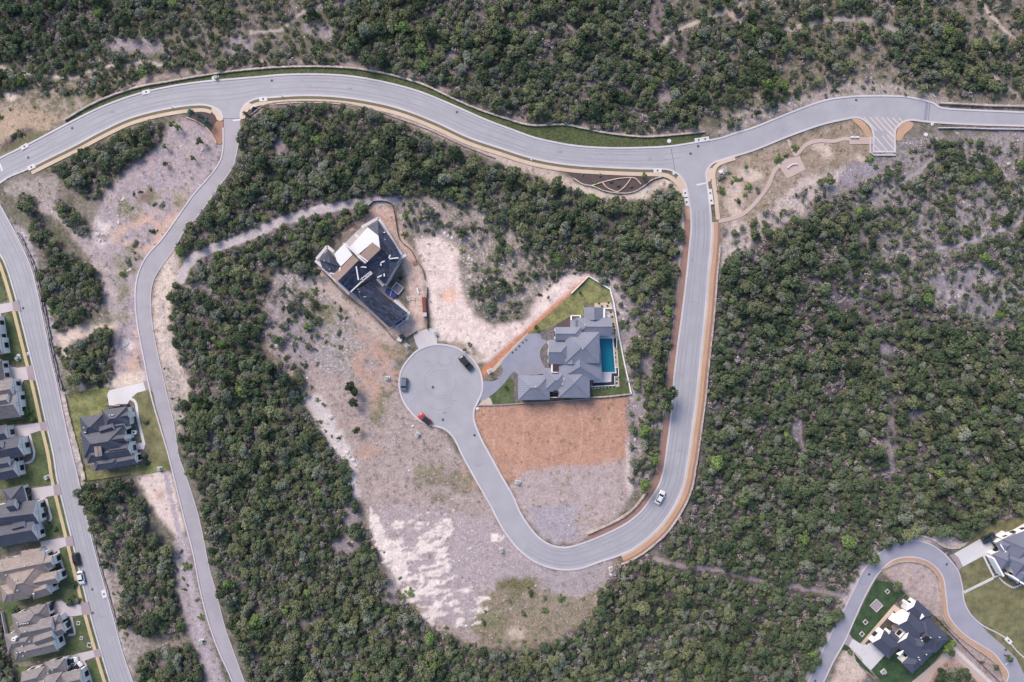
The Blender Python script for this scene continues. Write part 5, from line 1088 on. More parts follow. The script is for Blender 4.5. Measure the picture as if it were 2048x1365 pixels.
# house being built
B_ = T(600,420,4.875)
cB = B_((600,600))[0]; xB, yB = W(*cB); zB = float(hgt(xB, yB))+.3
rbh = empty('unfinished_house', (float(xB), float(yB), zB), label='unfinished house with black shingles, white membrane roofs and open framing', cat='house')
def atB(p, z):
    (q,) = B_(tuple(p)); k = (H-zB-z)/H
    return Vector(((q[0]-CX)*MPP*k-float(xB), (CY-q[1])*MPP*k-float(yB), z))
def planes(root, L_, at, mats, wallm):
    """roof planes traced with their heights; walls stand under them, set in a little"""
    rb, wb = MB(), MB()
    for pts, mi in L_:
        P_ = [at(p[:2], p[2]) for p in pts]; c = sum(P_, Vector())/len(P_)
        if (P_[1]-P_[0]).cross(P_[-1]-P_[0]).z < 0: P_ = P_[::-1]
        for k in range(1, len(P_)-1):
            t = [P_[0], P_[k], P_[k+1]]; nn = (t[1]-t[0]).cross(t[2]-t[0])
            if nn.length < 1e-4: continue
            nn.normalize(); nn = nn if nn.z > 0 else -nn; ee = Vector((0, 0, 1)).cross(nn); ee = ee.normalized() if ee.length > .02 else Vector((.75, -.66, 0)); vv = nn.cross(ee)
            rb.face(t, mi, [(p.dot(ee)+40, p.dot(vv)+40) for p in t])
        n = len(P_)
        for k in range(n):
            a, b = P_[k], P_[(k+1) % n]; d = Vector((0, 0, -.22)); rb.face([a, b, b+d, a+d], len(mats))
            a2, b2 = a.lerp(c, .05), b.lerp(c, .05); wb.face([a2+d, b2+d, Vector((b2.x, b2.y, -1.5)), Vector((a2.x, a2.y, -1.5))])
    wb.build('wall', wallm, root); return rb.build('roof', list(mats)+[mat('fascia', (196,188,188), .7, .04)], root)
roB = planes(rbh, [
    ([(505,798,3.6),(610,905,3.6),(875,1150,3.6),(962,1078,5.6),(600,752,5.6)], 0), ([(600,752,5.6),(962,1078,5.6),(1048,1005,3.6),(830,835,3.6),(690,700,3.6)], 0),
    ([(370,695,7.2),(490,803,4.6),(600,712,4.6),(700,612,4.8),(572,492,7.2)], 0), ([(300,655,5.0),(515,438,5.0),(572,492,7.2),(370,695,7.2)], 1),
    ([(642,520,7.3),(782,388,7.3),(870,468,5.4),(968,482,4.6),(905,600,4.4),(838,722,4.2),(752,662,4.8),(702,602,5.2)], 0), ([(572,454,6.0),(705,316,6.0),(782,388,7.3),(642,520,7.3)], 1),
    ([(655,165,4.3),(760,100,4.2),(837,215,4.6),(765,246,5.6)], 0), ([(765,246,5.6),(837,215,4.4),(905,305,4.2),(987,452,4.0),(960,474,4.4),(870,468,5.2),(780,372,6.0)], 0),
    ([(190,485,3.6),(280,390,3.6),(332,452,4.2),(395,560,5.0),(292,520,5.4)], 0), ([(292,520,5.4),(395,560,5.0),(372,640,3.8),(290,615,3.7),(218,570,3.5),(190,485,3.6)], 0),
    ([(640,520,6.9),(700,602,5.2),(600,712,5.0),(570,690,5.2),(552,558,6.8)], 0)], atB, [SHB, OSB], WRAP)
for v_ in ((570,775),(585,800),(628,850),(645,850),(292,580),(832,292),(800,640),(240,500)):
    p = atB(v_, 4.6); vb = MB(); vb.cyl((p.x, p.y, 3.8), (p.x, p.y, 5.2), .12, .12, 8); vb.build('roof_vent', WHITEP, roB)
def quad(mb, pts, z, th=.3, mi=0, at=atB):
    P_ = [at(p, z) for p in pts]; 
    if (P_[1]-P_[0]).cross(P_[2]-P_[0]).z < 0: P_ = P_[::-1]
    n = len(P_); mb.face(P_, mi)
    for i in range(n): mb.face([P_[i], P_[(i+1) % n], P_[(i+1) % n]-Vector((0, 0, th)), P_[i]-Vector((0, 0, th))], mi)
on_root(rbh, 'flat_roof', lambda mb: (quad(mb, [(335,432),(432,326),(512,440),(398,552),(362,505)], 5.3, 6.5), quad(mb, [(482,365),(660,172),(765,252),(782,380),(705,318),(562,440)], 5.6, 5.8)), MEMB)
def beam(mb, a, b, z, w=.3, h=.3, mi=0, at=atB):
    p, q = at(a, z), at(b, z); c = (p+q)/2; d = q-p; mb.box(c, (d.length, w, h), mi, math.atan2(d.y, d.x))
for a, b, z in (((545,550),(648,562),6.5),((548,552),(570,685),7.1),((290,618),(395,632),5.0),((388,565),(392,632),5.4),((375,640),(395,560),5.5),((870,478),(960,468),5.7),((866,470),(880,440),5.9),((642,520),(560,452),7.6),((660,505),(575,440),7.6),((495,800),(600,700),5.2),((600,700),(700,608),6.3),((435,325),(640,520),6.5),((780,520),(825,500),6),((785,510),(790,545),6),((755,660),(795,640),5.4),((760,240),(830,218),4.8),((820,620),(822,650),5.4)): on_root(rbh, 'roof_flashing', lambda mb: beam(mb, a, b, z, .34, .14), mat('white_flashing',(240,238,244),.6,.04))
for a, b, z in (((150,495),(220,560),2.6),((160,480),(265,355),2.6),((265,355),(330,410),2.6),((600,170),(765,78),2.8),((765,78),(990,440),2.8),((960,490),(1035,435),2.8),((215,560),(480,820),2.6),((540,240),(570,270),2.2),((750,670),(815,740),2.6),((830,735),(890,660),2.4),((920,880),(1050,995),2.8),((1060,990),(1040,1075),2.8)): on_root(rbh, 'scaffold_walk', lambda mb: beam(mb, a, b, z, .8, .15), WRAP)
for a, b, z in (((920,1110),(1045,1020),3),((940,1140),(1050,1060),3),((915,1105),(945,1150),3),((985,1060),(1010,1100),3),((590,680),(690,600),6.8),((605,700),(705,620),6.8),((600,660),(620,700),6.8),((640,640),(655,670),6.8)): on_root(rbh, 'porch_frame', lambda mb: beam(mb, a, b, z, .2, .2), mat('framing_lumber',(226,220,226),.8,.08))
on_root(rbh, 'porch_roof', lambda mb: quad(mb, [(900,1110),(1030,1030),(1040,1065),(925,1140)], 2.8, .1), mat('blue_wrap', (96,108,142), .6, .1))
gs = MB()
for i in range(5): beam(gs, (855+i*5, 640-i*7), (968+i*3, 520-i*4), 3.9+.03*i, .12, .12)
for t in (0, .33, .66, 1): beam(gs, (850+110*t, 645-120*t), (880+100*t, 600-115*t), 4.0, .12, .12)
gs.build('green_scaffold', mat('green_wrap', (70,128,110), .6, .1), rbh)
sheet('foundation_slab', B_((150,490),(265,345),(340,420),(600,165),(770,75),(1000,440),(1040,430),(850,740),(1060,990),(1040,1080),(870,1170),(590,930),(480,835),(215,575)), .14, mat('slab_concrete',(206,196,198),.9,.12,1.5), smooth=False, thick=.3)
# west house
C_ = T(140,760,6.824)
house('west_house', 'large white house with steep navy and taupe roofs between street and hill road', C_, [
    (452,548,800,495,270,3.6,'hh',.62), (150,660,480,610,300,3.6,'hh',.6), (170,890,760,800,360,3.9,'hh',.62), (225,1040,830,940,210,3.7,'hg',.6), (330,1160,690,1105,170,3.3,'hh',.6), (600,1130,905,1070,150,3.4,'hg',.6),
    (600,515,812,482,105,3.7,'gg',.8), (560,960,800,925,140,3.9,'gg',.8), (420,700,600,640,120,4.3,'gg',.7), (560,640,760,610,170,3.4,'hg',.5), (480,830,755,790,90,5.0,'gg',.8), (375,910,390,1045,95,5.6,'gg',.15,1)],
    [SHN, SHT], STUCCO, group='hipped-roof houses', chim=[(775,740,1.2,-8)], garage=[(560,360,0,4.8),(690,338,0,3.0)], maxwin=50, vents=[(570,480),(600,478),(620,475),(215,650),(230,710),(245,712)])
# row along the street
D3 = T(0,720,5.69); D4 = T(0,950,5.25); D6 = T(0,1180,7.38); D0 = T(0,480,5.46)
house('row_house', 'partly seen house with grey roof, uppermost of the left row', D0, [(-260,1010,-10,975,330,3.6,'hh',.6),(-160,1180,20,1150,200,3.6,'hg',.6)], [SHG], STUCCO, group='houses along the street')
house('row_house', 'grey-roofed house with white dormer end behind a curved drive', D3, [(-260,400,165,330,260,3.6,'hg',.55),(-260,560,215,500,300,3.6,'hg',.6),(-130,490,105,450,130,5.4,'gg',.8),(-100,140,35,120,250,3.4,'hh',.6)], [SHG], STUCCO, group='houses along the street', maxwin=30)
house('row_house', 'navy-roofed house with white gables below the grey-roofed one', D3, [(-200,880,90,830,190,3.5,'hg',.6),(-150,1060,255,980,240,3.7,'hg',.62),(-120,1010,50,985,120,4.8,'gg',.8),(-160,1220,130,1160,200,3.7,'hg',.6),(-100,1300,200,1240,190,3.5,'hg',.7)], [SHN], STUCCO, group='houses along the street', maxwin=40)
house('row_house', 'slate blue and taupe roofed house with square front gable, middle of the left row', D4, [(60,270,265,215,230,3.5,'hh',.6),(-160,460,400,390,250,3.9,'hg',.62),(-160,660,385,560,260,3.7,'hg',.6),(90,330,175,310,120,5.4,'gg',.7),(150,560,275,525,110,4.6,'gg',.8)], [SHN], STUCCO, group='houses along the street', garage=[(285,200,90,2.6),(292,268,90,2.6)], maxwin=40)
house('row_house', 'wide tan-roofed house with two white street gables near the parked cars', D4, [(235,850,425,820,100,3.2,'gg',.5),(0,1010,490,910,230,3.8,'gg',.5),(80,1160,470,1060,330,4.0,'hh',.55),(20,1260,300,1200,190,3.6,'hh',.6),(330,1230,520,1170,170,3.8,'hg',.7),(430,930,560,900,120,4.0,'gg',.8),(380,1120,610,1070,130,4.2,'gg',.8)], [SHT], STUCCO, group='houses along the street', garage=[(425,810,80,2.4)], vents=[(30,930),(90,1040),(215,1080),(235,1078),(232,1190),(300,940),(375,1235),(395,1228)], maxwin=40)
house('row_house', 'grey-brown-roofed house with small white roof vents, lower left row', D6, [(450,360,710,300,200,3.6,'hh',.55),(200,500,620,400,280,3.8,'hh',.5),(240,640,800,520,260,4.0,'hg',.55),(90,800,560,700,280,3.7,'hh',.5),(200,930,830,780,250,3.8,'hg',.5),(790,470,900,420,130,3.6,'hh',.5),(800,620,940,560,160,3.6,'hg',.6),(520,760,800,660,150,4.6,'gg',.7)], [SHG], STUCCO, group='houses along the street', garage=[(735,300,80,4.6)], vents=[(300,460),(350,478),(380,474),(405,470),(430,468),(460,464),(430,580),(470,745),(425,880),(350,892),(290,900),(370,958),(355,810)], chim=[(225,715,.9,-10)], maxwin=46)
house('row_house', 'grey-roofed house at the bottom left corner with two cars on its drive', D6, [(670,1170,975,1110,200,3.5,'hh',.55),(350,1330,700,1240,240,3.7,'gh',.5),(560,1420,960,1320,240,3.8,'hh',.6),(900,1360,1215,1290,250,3.8,'hg',.55)], [SHG], STUCCO, group='houses along the street', garage=[(985,1110,78,3.4)], vents=[(800,1165),(720,1230),(675,1330)], maxwin=24)
# dark house by the lane
G_ = T(1680,1160,6.658)
def rr(cx, cy, lu, lv):   # rect axis along u (down right), width lv
    u = (.735, .678); return (cx-u[0]*lu/2, cy-u[1]*lu/2, cx+u[0]*lu/2, cy+u[1]*lu/2, lv)
def rv(cx, cy, lv, lu):   # axis across (down left)
    v = (-.70, .714); return (cx-v[0]*lv/2, cy-v[1]*lv/2, cx+v[0]*lv/2, cy+v[1]*lv/2, lu)
rg_, atG, rtG = house('dark_house', 'charcoal metal roofed house with bright white walls beside the lane at lower right', G_, [
    (*rv(1080,800,560,430),3.6,'hh',.42), (*rv(985,1090,260,200),3.4,'hh',.42), (*rr(1060,440,300,205),3.4,'gh',.5), (*rr(985,640,360,240),4.2,'gh',.55), (*rr(1010,900,440,250),4.0,'gh',.5), (*rr(620,860,310,250),3.5,'gh',.5), (*rr(740,800,260,110),3.3,'gh',.4), (*rr(1250,780,300,260),3.5,'hh',.42)],
    [SHD], STUCCO, group='hipped-roof houses', vents=[(1045,750),(1052,782),(1305,752),(1160,738),(1022,1015),(1110,965),(1040,1050)], maxwin=40)
on_root(rg_, 'roof_well', lambda mb: quad(mb, [(1100,790),(1155,748),(1218,790),(1140,850)], 6.0, .3, 0, atG), mat('well_dark', (40,38,46), .9, .2))
on_root(rg_, 'white_gable', lambda mb: (quad(mb, [(755,990),(850,945),(800,1015)], 5.0, .4, 0, atG), quad(mb, [(1072,528),(1100,455),(1125,490)], 5.4, .4, 0, atG)), STUCCO)
on_root(rg_, 'entry_bay', lambda mb: [quad(mb, q, z, z+1, 0, atG) for q, z in (([(705,565),(770,480),(850,560),(820,610)], 3.4), ([(800,515),(900,455),(945,480),(920,540),(850,570)], 3.9), ([(895,320),(920,305),(960,340),(935,400),(890,415)], 3.6), ([(440,830),(560,720),(600,715),(560,770),(470,835)], 3.0), ([(650,715),(670,690),(695,700),(660,730)], 2.8))], STUCCO)
for q in (([(800,350),(870,268),(930,330),(870,430)]), ([(660,620),(720,555),(800,640),(740,710)]), ([(490,720),(545,660),(600,700),(540,770)])):
    sheet('patio', G_(*q), .12, APRON, smooth=False, block=False)
for q in (([(740,290),(830,200),(860,260),(790,350)]), ([(655,480),(710,412),(790,490),(720,570)]), ([(580,560),(640,495),(710,580),(650,650)]), ([(520,640),(570,580),(630,660),(590,700)]), ([(330,850),(510,650),(540,690),(420,830),(350,865)])):
    sheet('planting_bed', G_(*q), .13, DMULCH, smooth=False, block=False)
# house at the right edge
E_ = T(1890,1020,7.58)
rge, atE, _ = house('corner_house', 'slate roofed white house with broad pale drive at the right edge', E_, [
    (820,590,1110,440,200,3.6,'hh',.5), (770,800,1020,690,270,3.6,'hh',.55), (960,640,1700,350,420,4.0,'hh',.5), (1000,860,1700,560,300,4.1,'hh',.5), (1060,1010,1700,800,230,3.7,'hh',.5)],
    [SHE], STUCCO, group='hipped-roof houses', garage=[(815,520,30+90+60,2.6),(850,605,180,2.6)], maxwin=30)
on_root(rge, 'terrace', lambda mb: (quad(mb, [(950,370),(1198,240),(1500,90),(1500,260),(1110,420),(1030,380)], 1.0, 2, 0, atE), quad(mb, [(780,400),(900,330),(950,370),(900,400),(830,420)], 1.6, 2, 0, atE)), STUCCO)
on_root(rge, 'wall_fin', lambda mb: [beam(mb, a, b, 2.6, .5, 3.0, 0, atE) for a, b in (((690,715),(840,985)),((940,695),(1090,655)),((960,980),(1150,1105)),((1000,940),(1095,915)),((790,500),(870,620)))], STUCCO)
# front walls with tall windows that the east ends of the row show
# ---------------------------------------------------------------- vehicles
TYRE = glossy('tyre_rubber', (34,34,36), .8); RIM = glossy('rim_metal', (150,150,156), .35, metal=.6); CGL = glossy('car_glass', (34,40,50), .06); LAMP = glossy('lamp_lens', (232,234,240), .15); TAIL = glossy('tail_lens', (150,30,34), .25); TRIM = glossy('black_trim', (30,30,34), .5)
def lerp(a, b, t): return a+(b-a)*t
def car(kind, paint, roofp, L_, Wd, Hh, label, px, py, hd, off=.08, roofglass=False):
    L_ *= .96
    """hd: direction of travel, degrees anticlockwise from map right"""
    root = empty(kind, W3(px, py, 0, off), math.radians(hd), label, {'sedan': 'car', 'suv': 'car', 'pickup_truck': 'truck'}[kind], 'vehicles')
    b = MB(); sta = {'sedan': [(-.5,.62,.80),(-.485,.80,.90),(-.40,.94,.97),(-.25,.97,1.0),(.0,.96,1.0),(.2,.96,1.0),(.30,.93,.99),(.42,.80,.95),(.485,.68,.86),(.5,.52,.74)],
                     'suv': [(-.5,.70,.84),(-.485,.96,.93),(-.40,1.04,.98),(-.2,1.05,1.0),(.1,1.05,1.0),(.26,1.04,1.0),(.36,.98,.98),(.45,.90,.95),(.49,.78,.86),(.5,.6,.76)],
                     'pickup_truck': [(-.5,.70,.92),(-.49,1.04,.97),(-.40,1.06,1.0),(-.12,1.06,1.0),(.1,1.06,1.0),(.26,1.06,1.0),(.36,1.02,.99),(.45,.96,.96),(.49,.82,.90),(.5,.6,.8)]}[kind]
    rings = []
    for t, z, w in sta:
        x = t*L_; hw = Wd/2*w; rings.append([Vector((x, y, zz)) for y, zz in ((-hw*.90, .24), (-hw, .42), (-hw, z*.80), (-hw*.95, z*.95), (-hw*.70, z), (0, z*1.02), (hw*.70, z), (hw*.95, z*.95), (hw, z*.80), (hw, .42), (hw*.90, .24))])
    for r0, r1 in zip(rings[:-1], rings[1:]):
        for i in range(10): b.face([r0[i], r1[i], r1[i+1], r0[i+1]])
        b.face([r0[10], r1[10], r1[0], r0[0]])
    b.face(rings[0]); b.face(rings[-1][::-1]); body = b.build('body', paint, root, smooth=True)
    belt = {'sedan': .93, 'suv': 1.02, 'pickup_truck': 1.03}[kind]
    x0, x1, x2, x3 = {'sedan': (-.36, -.24, .10, .25), 'suv': (-.47, -.42, .10, .25), 'pickup_truck': (-.16, -.12, .13, .26)}[kind]
    hw = Wd/2*.90; tw = Wd/2*.72
    lo = [Vector((x0*L_, -hw, belt)), Vector((x3*L_, -hw, belt)), Vector((x3*L_, hw, belt)), Vector((x0*L_, hw, belt))]
    hi = [Vector((x1*L_, -tw, Hh-.05)), Vector((x2*L_, -tw, Hh-.05)), Vector((x2*L_, tw, Hh-.05)), Vector((x1*L_, tw, Hh-.05))]
    c = MB()
    for i in range(4): c.face([lo[i], lo[(i+1) % 4], hi[(i+1) % 4], hi[i]])
    c.face(hi); c.build('cabin', paint, root)
    r = MB(); r.box(((x1+x2)/2*L_, 0, Hh-.03), ((x2-x1)*L_+.06, tw*2+.06, .06), 0, taper=.94); r.build('roof', CGL if roofglass else roofp, root)
    def pane(nm, i, in_=.10, g=CGL):
        a, b_, c_, d = lo[i], lo[(i+1) % 4], hi[(i+1) % 4], hi[i]; n = (b_-a).cross(d-a).normalized(); m = (a+b_+c_+d)/4
        if n.dot(m-Vector(((x0+x3)/2*L_, 0, belt))) < 0: n = -n
        q = [p+(m-p)*in_+n*.015 for p in (a, b_, c_, d)]; w = MB(); w.face(q); w.face([p-n*.02 for p in q[::-1]]); return w.build(nm, g, root)
    pane('windshield', 1); pane('rear_window', 3); pane('side_window', 0, .08); pane('side_window', 2, .08)
    for sx in (-.31, .31):
        for sy in (-1, 1):
            t = MB(); t.cyl((0, -.11, 0), (0, .11, 0), .34, .34, 16); t.M = Matrix(); w = t.build('wheel', TYRE, root); w.location = (sx*L_, sy*(Wd/2-.10), .34)
            k = MB(); k.cyl((0, sy*.10, 0), (0, sy*.125, 0), .22, .2, 10); k.build('rim', RIM, w)
    for sy in (-1, 1):
        h = MB(); h.box((L_*.475, sy*Wd*.33, .66), (.22, .34, .14), taper=.8); h.build('headlight', LAMP, root)
        h = MB(); h.box((-L_*.49, sy*Wd*.36, .80), (.12, .26, .16)); h.build('tail_light', TAIL, root)
        h = MB(); h.box((x3*L_-.25, sy*(Wd/2+.06), belt+.05), (.16, .2, .14)); h.build('mirror', paint, root)
    if kind == 'pickup_truck':
        h = MB(); h.box((-.33*L_, 0, 1.075), (.30*L_, Wd*.78, .03)); h.build('bed_cover', TRIM, root)
    return root
P_ = lambda n, c, r=.25: glossy('paint_'+n, c, r, .6)
BLK, WHT, RED, SLT = P_('black', (38,38,42)), P_('white', (246,246,250)), P_('red', (200,36,52)), P_('slate', (118,128,146))
car('pickup_truck', BLK, BLK, 5.3, 2.0, 1.85, 'black pickup truck parked at the upper right of the turning circle', 932, 726, 131)
car('suv', SLT, SLT, 4.2, 1.85, 1.75, 'slate grey off-roader parked on the left of the turning circle', 809, 769, -94)
car('suv', RED, TRIM, 4.5, 1.85, 1.6, 'red car with black roof parked at lower left of the turning circle', 850, 838, 141)
car('sedan', WHT, WHT, 4.6, 1.85, 1.42, 'white sedan driving on the loop road bend', 1319, 994, 62)
car('suv', BLK, BLK, 4.3, 1.8, 1.6, 'black car parked on the street outside the tan-roofed house', 156, 1118, -80)
car('sedan', WHT, WHT, 4.4, 1.85, 1.42, 'white sedan parked on the street behind the black car', 165, 1154, -78)
car('sedan', WHT, WHT, 4.5, 1.85, 1.5, 'white car with black glass roof on the drive, nearer the lawn', 146, 1319, 12, .24, True)
car('sedan', WHT, WHT, 4.5, 1.85, 1.5, 'white car with black glass roof on the drive, parked askew by the garage', 156, 1332, 38, .24, True)
car('suv', P_('navy', (44,54,70)), P_('navy', (44,54,70)), 4.7, 1.9, 1.7, 'dark blue car on the wide pale drive at right edge', 1974, 1075, 28, .16)
# ---------------------------------------------------------------- street things
ub = None
def once(store, key, fn):
    if key in store: return copy_tree(store[key])
    store[key] = fn(); return store[key]
ST = {}
def mk_util():
    r = empty('utility_cabinet'); m = MB(); m.box((0, 0, .06), (1.9, 1.5, .24)); m.build('concrete_pad', CONCW, r)
    m = MB(); m.box((.1, 0, .62), (1.15, .95, .95), 0, 0, .96); c = m.build('cabinet', mat('utility_green', (134,146,138), .6, .06), r); r.scale = (.85, .85, .85)
    m = MB(); m.box((.1, 0, 1.13), (1.25, 1.05, .07)); m.build('lid', mat('utility_lid', (170,178,172), .5, .05), c); return r
for x, y, a, lab in ((775,757,170,'utility cabinet left of the turning circle'),(835,870,60,'utility cabinet below the red car'),(1003,1101,100,'utility cabinet left of the loop road bottom bend'),(1036,965,170,'utility cabinet at foot of the red dirt lot'),(1222,1139,110,'utility cabinet where gravel walk ends at the bottom'),(872,668,110,'utility cabinet on the right of the short concrete drive'),(980,743,30,'utility cabinet beside the pool house drive'),(1449,343,100,'utility cabinet on dry grass by the junction'),(1551,209,100,'utility cabinet north of the main road after the junction'),(320,938,10,'utility cabinet at the bottom of west house lawn'),(95,955,20,'utility cabinet on front lawn of the navy house'),(404,1283,10,'utility cabinet beside lower hill road'),(1766,1343,40,'utility cabinet by dark house drive'),(433,157,5,'utility cabinet on the verge north of the main road'),(37,717,40,'utility cabinet on upper left front lawn'),(814,692,140,'green utility cabinet left of the short concrete drive')):
    o = once(ST, 'u', mk_util); o.location = W3(x, y, 0, .1); o.rotation_euler.z = math.radians(a); tag(o, lab, 'utility cabinet', 'utility cabinets')
def mk_man():
    r = empty('manhole'); m = MB(); m.cyl((0, 0, -.05), (0, 0, .012), .46, .46, 16); m.build('frame', mat('iron_rim', (150,148,158), .8, .1), r)
    m = MB(); m.cyl((0, 0, 0), (0, 0, .02), .36, .36, 16); m.build('cover', mat('cast_iron', (92,90,100), .7, .15), r); return r
for x, y, lab in ((145,257,'manhole on the main road, second from left edge'),(57,316,'manhole on the main road nearest left edge'),(544,162,'manhole on the main road past hill road mouth'),(914,225,'manhole on the main road at its S-curve'),(1396,293,'upper manhole of the pair in the junction'),(1381,308,'lower manhole of the pair in the junction'),(1712,201,'manhole on road above striped bay'),(866,775,'manhole in the turning circle'),(886,840,'small manhole below turning circle centre'),(47,617,'manhole on the street at top left drive'),(185,1179,'upper manhole on the lower street'),(186,1226,'lower manhole on the lower street'),(1738,1149,'manhole on the left limb of the lane'),(1893,1129,'manhole on the lane bend'),(2011,1300,'manhole on the lane near bottom right'),(949,871,'small manhole at the neck below turning circle'),(1630,1362,'manhole at the bottom of the lane')):
    o = once(ST, 'm', mk_man); o.location = W3(x, y, 0, .075); tag(o, lab, 'manhole', 'manholes')
def mk_in():
    r = empty('storm_inlet'); m = MB(); m.box((0, 0, .05), (2.4, 1.3, .36)); m.build('slab', CONCW, r); m = MB(); m.cyl((0, 0, .2), (0, 0, .245), .3, .3, 14); m.build('lid', mat('cast_iron', (92,90,100), .7, .15), r); return r
for x, y, a, lab in ((50,294,30,'storm inlet on north kerb nearest left edge'),(293,185,14,'storm inlet on north kerb above the copse'),(527,199,5,'storm inlet on south kerb east of hill road'),(1315,342,0,'storm inlet on south kerb before the junction'),(1370,387,-82,'upper storm inlet on the loop road west kerb'),(1373,405,-82,'lower storm inlet on the loop road west kerb'),(1420,387,-82,'upper storm inlet on the loop road east kerb'),(1422,402,-82,'lower storm inlet on the loop road east kerb'),(1397,281,5,'left storm inlet on north kerb at the junction'),(1410,279,8,'right storm inlet on north kerb at the junction'),(2016,1281,-45,'storm inlet beside the lane near bottom right'),(64,335,26,'storm inlet on south kerb nearest left edge'),(209,1188,-75,'storm inlet on the east kerb of the lower street')):
    o = once(ST, 'i', mk_in); o.location = W3(x, y, 0, .05); o.rotation_euler.z = math.radians(a); tag(o, lab, 'storm inlet', 'storm inlets')
def mk_disc():
    r = MB(); r.cyl((0, 0, -.1), (0, 0, .22), .62, .6, 18); r.cyl((0, 0, .22), (0, 0, .26), .4, .38, 18); return r.build('sewer_lid', CONCW)
for x, y, lab in ((428,157,'round white sewer lid on verge left of cabinet'),(1338,283,'round white sewer lid on verge near junction'),(1441,344,'round white sewer lid on dry grass left of cabinet'),(1848,178,'round white sewer lid north of the main road at right'),(1851,270,'round white sewer lid south of the road at right'),(38,712,'round white lid on upper left front lawn')):
    o = once(ST, 'd', mk_disc); o.location = W3(x, y, 0, .08); tag(o, lab, 'sewer lid', 'round sewer lids')
def mk_hyd():
    r = empty('fire_hydrant'); m = MB(); m.cyl((0, 0, -.1), (0, 0, .7), .14, .12, 10); m.cyl((0, 0, .7), (0, 0, .88), .15, .04, 10); m.build('barrel', WHITEP, r)
    for s in (-1, 1): m = MB(); m.cyl((0, s*.1, .5), (0, s*.26, .5), .07, .07, 8); m.build('outlet', WHITEP, r)
    m = MB(); m.cyl((0, 0, -.1), (0, 0, .02), .5, .5, 14); m.build('footing', CONCW, r); return r
for x, y, lab in ((565,193,'fire hydrant on the parkway east of hill road'),(345,215,'fire hydrant on the parkway below main road'),(1064,318,'fire hydrant on the parkway at main road S-curve'),(1864,249,'fire hydrant by the narrow road at right'),(955,818,'fire hydrant at the neck of the turning circle'),(1222,1150,'fire hydrant below the cabinet at the gravel walk end'),(57,708,'fire hydrant on the street parkway at left'),(1348,347,'fire hydrant at the junction corner')):
    o = once(ST, 'h', mk_hyd); o.location = W3(x, y, 0, .15); tag(o, lab, 'fire hydrant', 'fire hydrants')
def post_fence(name, line, h, m, label, gap=2.4, thin=.05, cat='fence', grp='fences', mesh=False):
    root = empty(name, W3(*line[0]), label=label, cat=cat, group=grp); o0 = root.location; pb, rb = MB(), MB(); ln = straight(line, gap/MPP, False)
    P3 = [W3(*p)-o0 for p in ln]
    for p in P3: pb.box(p+Vector((0, 0, h/2-.1)), (.09, .09, h+.2))
    for a, b in zip(P3[:-1], P3[1:]):
        U_ = Vector((0, 0, 1))
        if mesh: rb.face([a+U_*.02, b+U_*.02, b+U_*(h-.05), a+U_*(h-.05)]); t = (b-a).normalized().cross(U_)*thin; rb.face([b+U_*.02+t, a+U_*.02+t, a+U_*(h-.05)+t, b+U_*(h-.05)+t]); rb.face([a+U_*(h-.05), b+U_*(h-.05), b+U_*(h-.05)+t, a+U_*(h-.05)+t])
        else:
            for z in (.3, .75*h, h-.08): d = b-a; rb.cyl(a+U_*z, b+U_*z, .035, .035, 4)
            for k in range(8): q = a.lerp(b, (k+.5)/8); rb.box(q+U_*h*.5, (.03, .03, h*.95))
    for ps in (pb,): ps.build('post', m, root)
    rb.build('panel', m, root); return root
SILT = mat('silt_fabric', (44,44,50), .8, .1)
for l, lab in (([(855,659),(856,630),(854,600),(855,575)], 'black silt fence at the right of the building plot, lower stretch'), ([(850,560),(846,540),(832,520),(822,500),(800,480),(794,455),(789,425),(783,408),(765,403),(748,404)], 'black silt fence curving over the top right of the building plot'), ([(748,404),(722,428),(700,446),(685,460),(660,480),(640,490),(625,503),(622,512)], 'black silt fence behind the unfinished house on the left'), ([(622,512),(650,545),(690,590),(735,620),(765,652),(790,681)], 'silt fence down the left side of the building plot'), ([(798,685),(815,675),(834,663)], 'black gate of silt fence at the building plot mouth')):
    post_fence('silt_fence', cr(l, 8), .9, SILT if 'down the left' not in lab else LIMEG, lab, 3, .06, mesh=True, grp='silt fences')
for l, lab in (([(170,962),(205,958),(240,953),(262,948)], 'dark fence along the bottom of the west lawn'), ([(136,790),(160,785),(200,779)], 'dark fence along the top of the west lawn'), ([(1838,1208),(1870,1235),(1915,1283),(1955,1322),(2000,1366)], 'long black fence running down right of the dark house'), ([(0,1305),(8,1265),(4,1218)], 'thin fence behind the lower row house'), ([(1718,1330),(1750,1365),(1770,1390)], 'fence at the lower left of the dark house lawn')):
    post_fence('garden_fence', l, 1.4, BLACKM, lab)
wall([(7,1222),(12,1248),(17,1273)], 1.0, 1.2, 'thin white wall behind the lower left row house lawn', m=KERB, jit=0, cat='garden wall', grp=None, name='garden_wall', smv=0)
# stepping stones
def stones(l, n, lab, w=(.5, .9), grp='stepping stones'):
    c = np.array(cr(l, 1.0)); d = np.r_[0, np.cumsum(np.hypot(*np.diff(c, axis=0).T))]
    for i in range(n):
        t = d[-1]*(i+.5)/n; x = np.interp(t, d, c[:, 0]); y = np.interp(t, d, c[:, 1]); x2 = np.interp(t+1, d, c[:, 0]); y2 = np.interp(t+1, d, c[:, 1])
        def f(): m = MB(); m.box((0, 0, 0), (w[0], w[1], .12)); return m.build('stepping_stone', CONCW)
        o = once(ST, 's'+str(w), f); o.location = W3(x, y, 0, .14); o.rotation_euler.z = math.atan2(-(y2-y), x2-x) if t < d[-1]-1 else o.rotation_euler.z
        tag(o, lab % (i+1 if i else 1) if '%' in lab else lab, 'stepping stone', grp)
stones([(1927,1185),(1986,1156)], 19, 'white paver in the path from lane to corner house', (.42, .8), 'pavers in the path to the corner house')
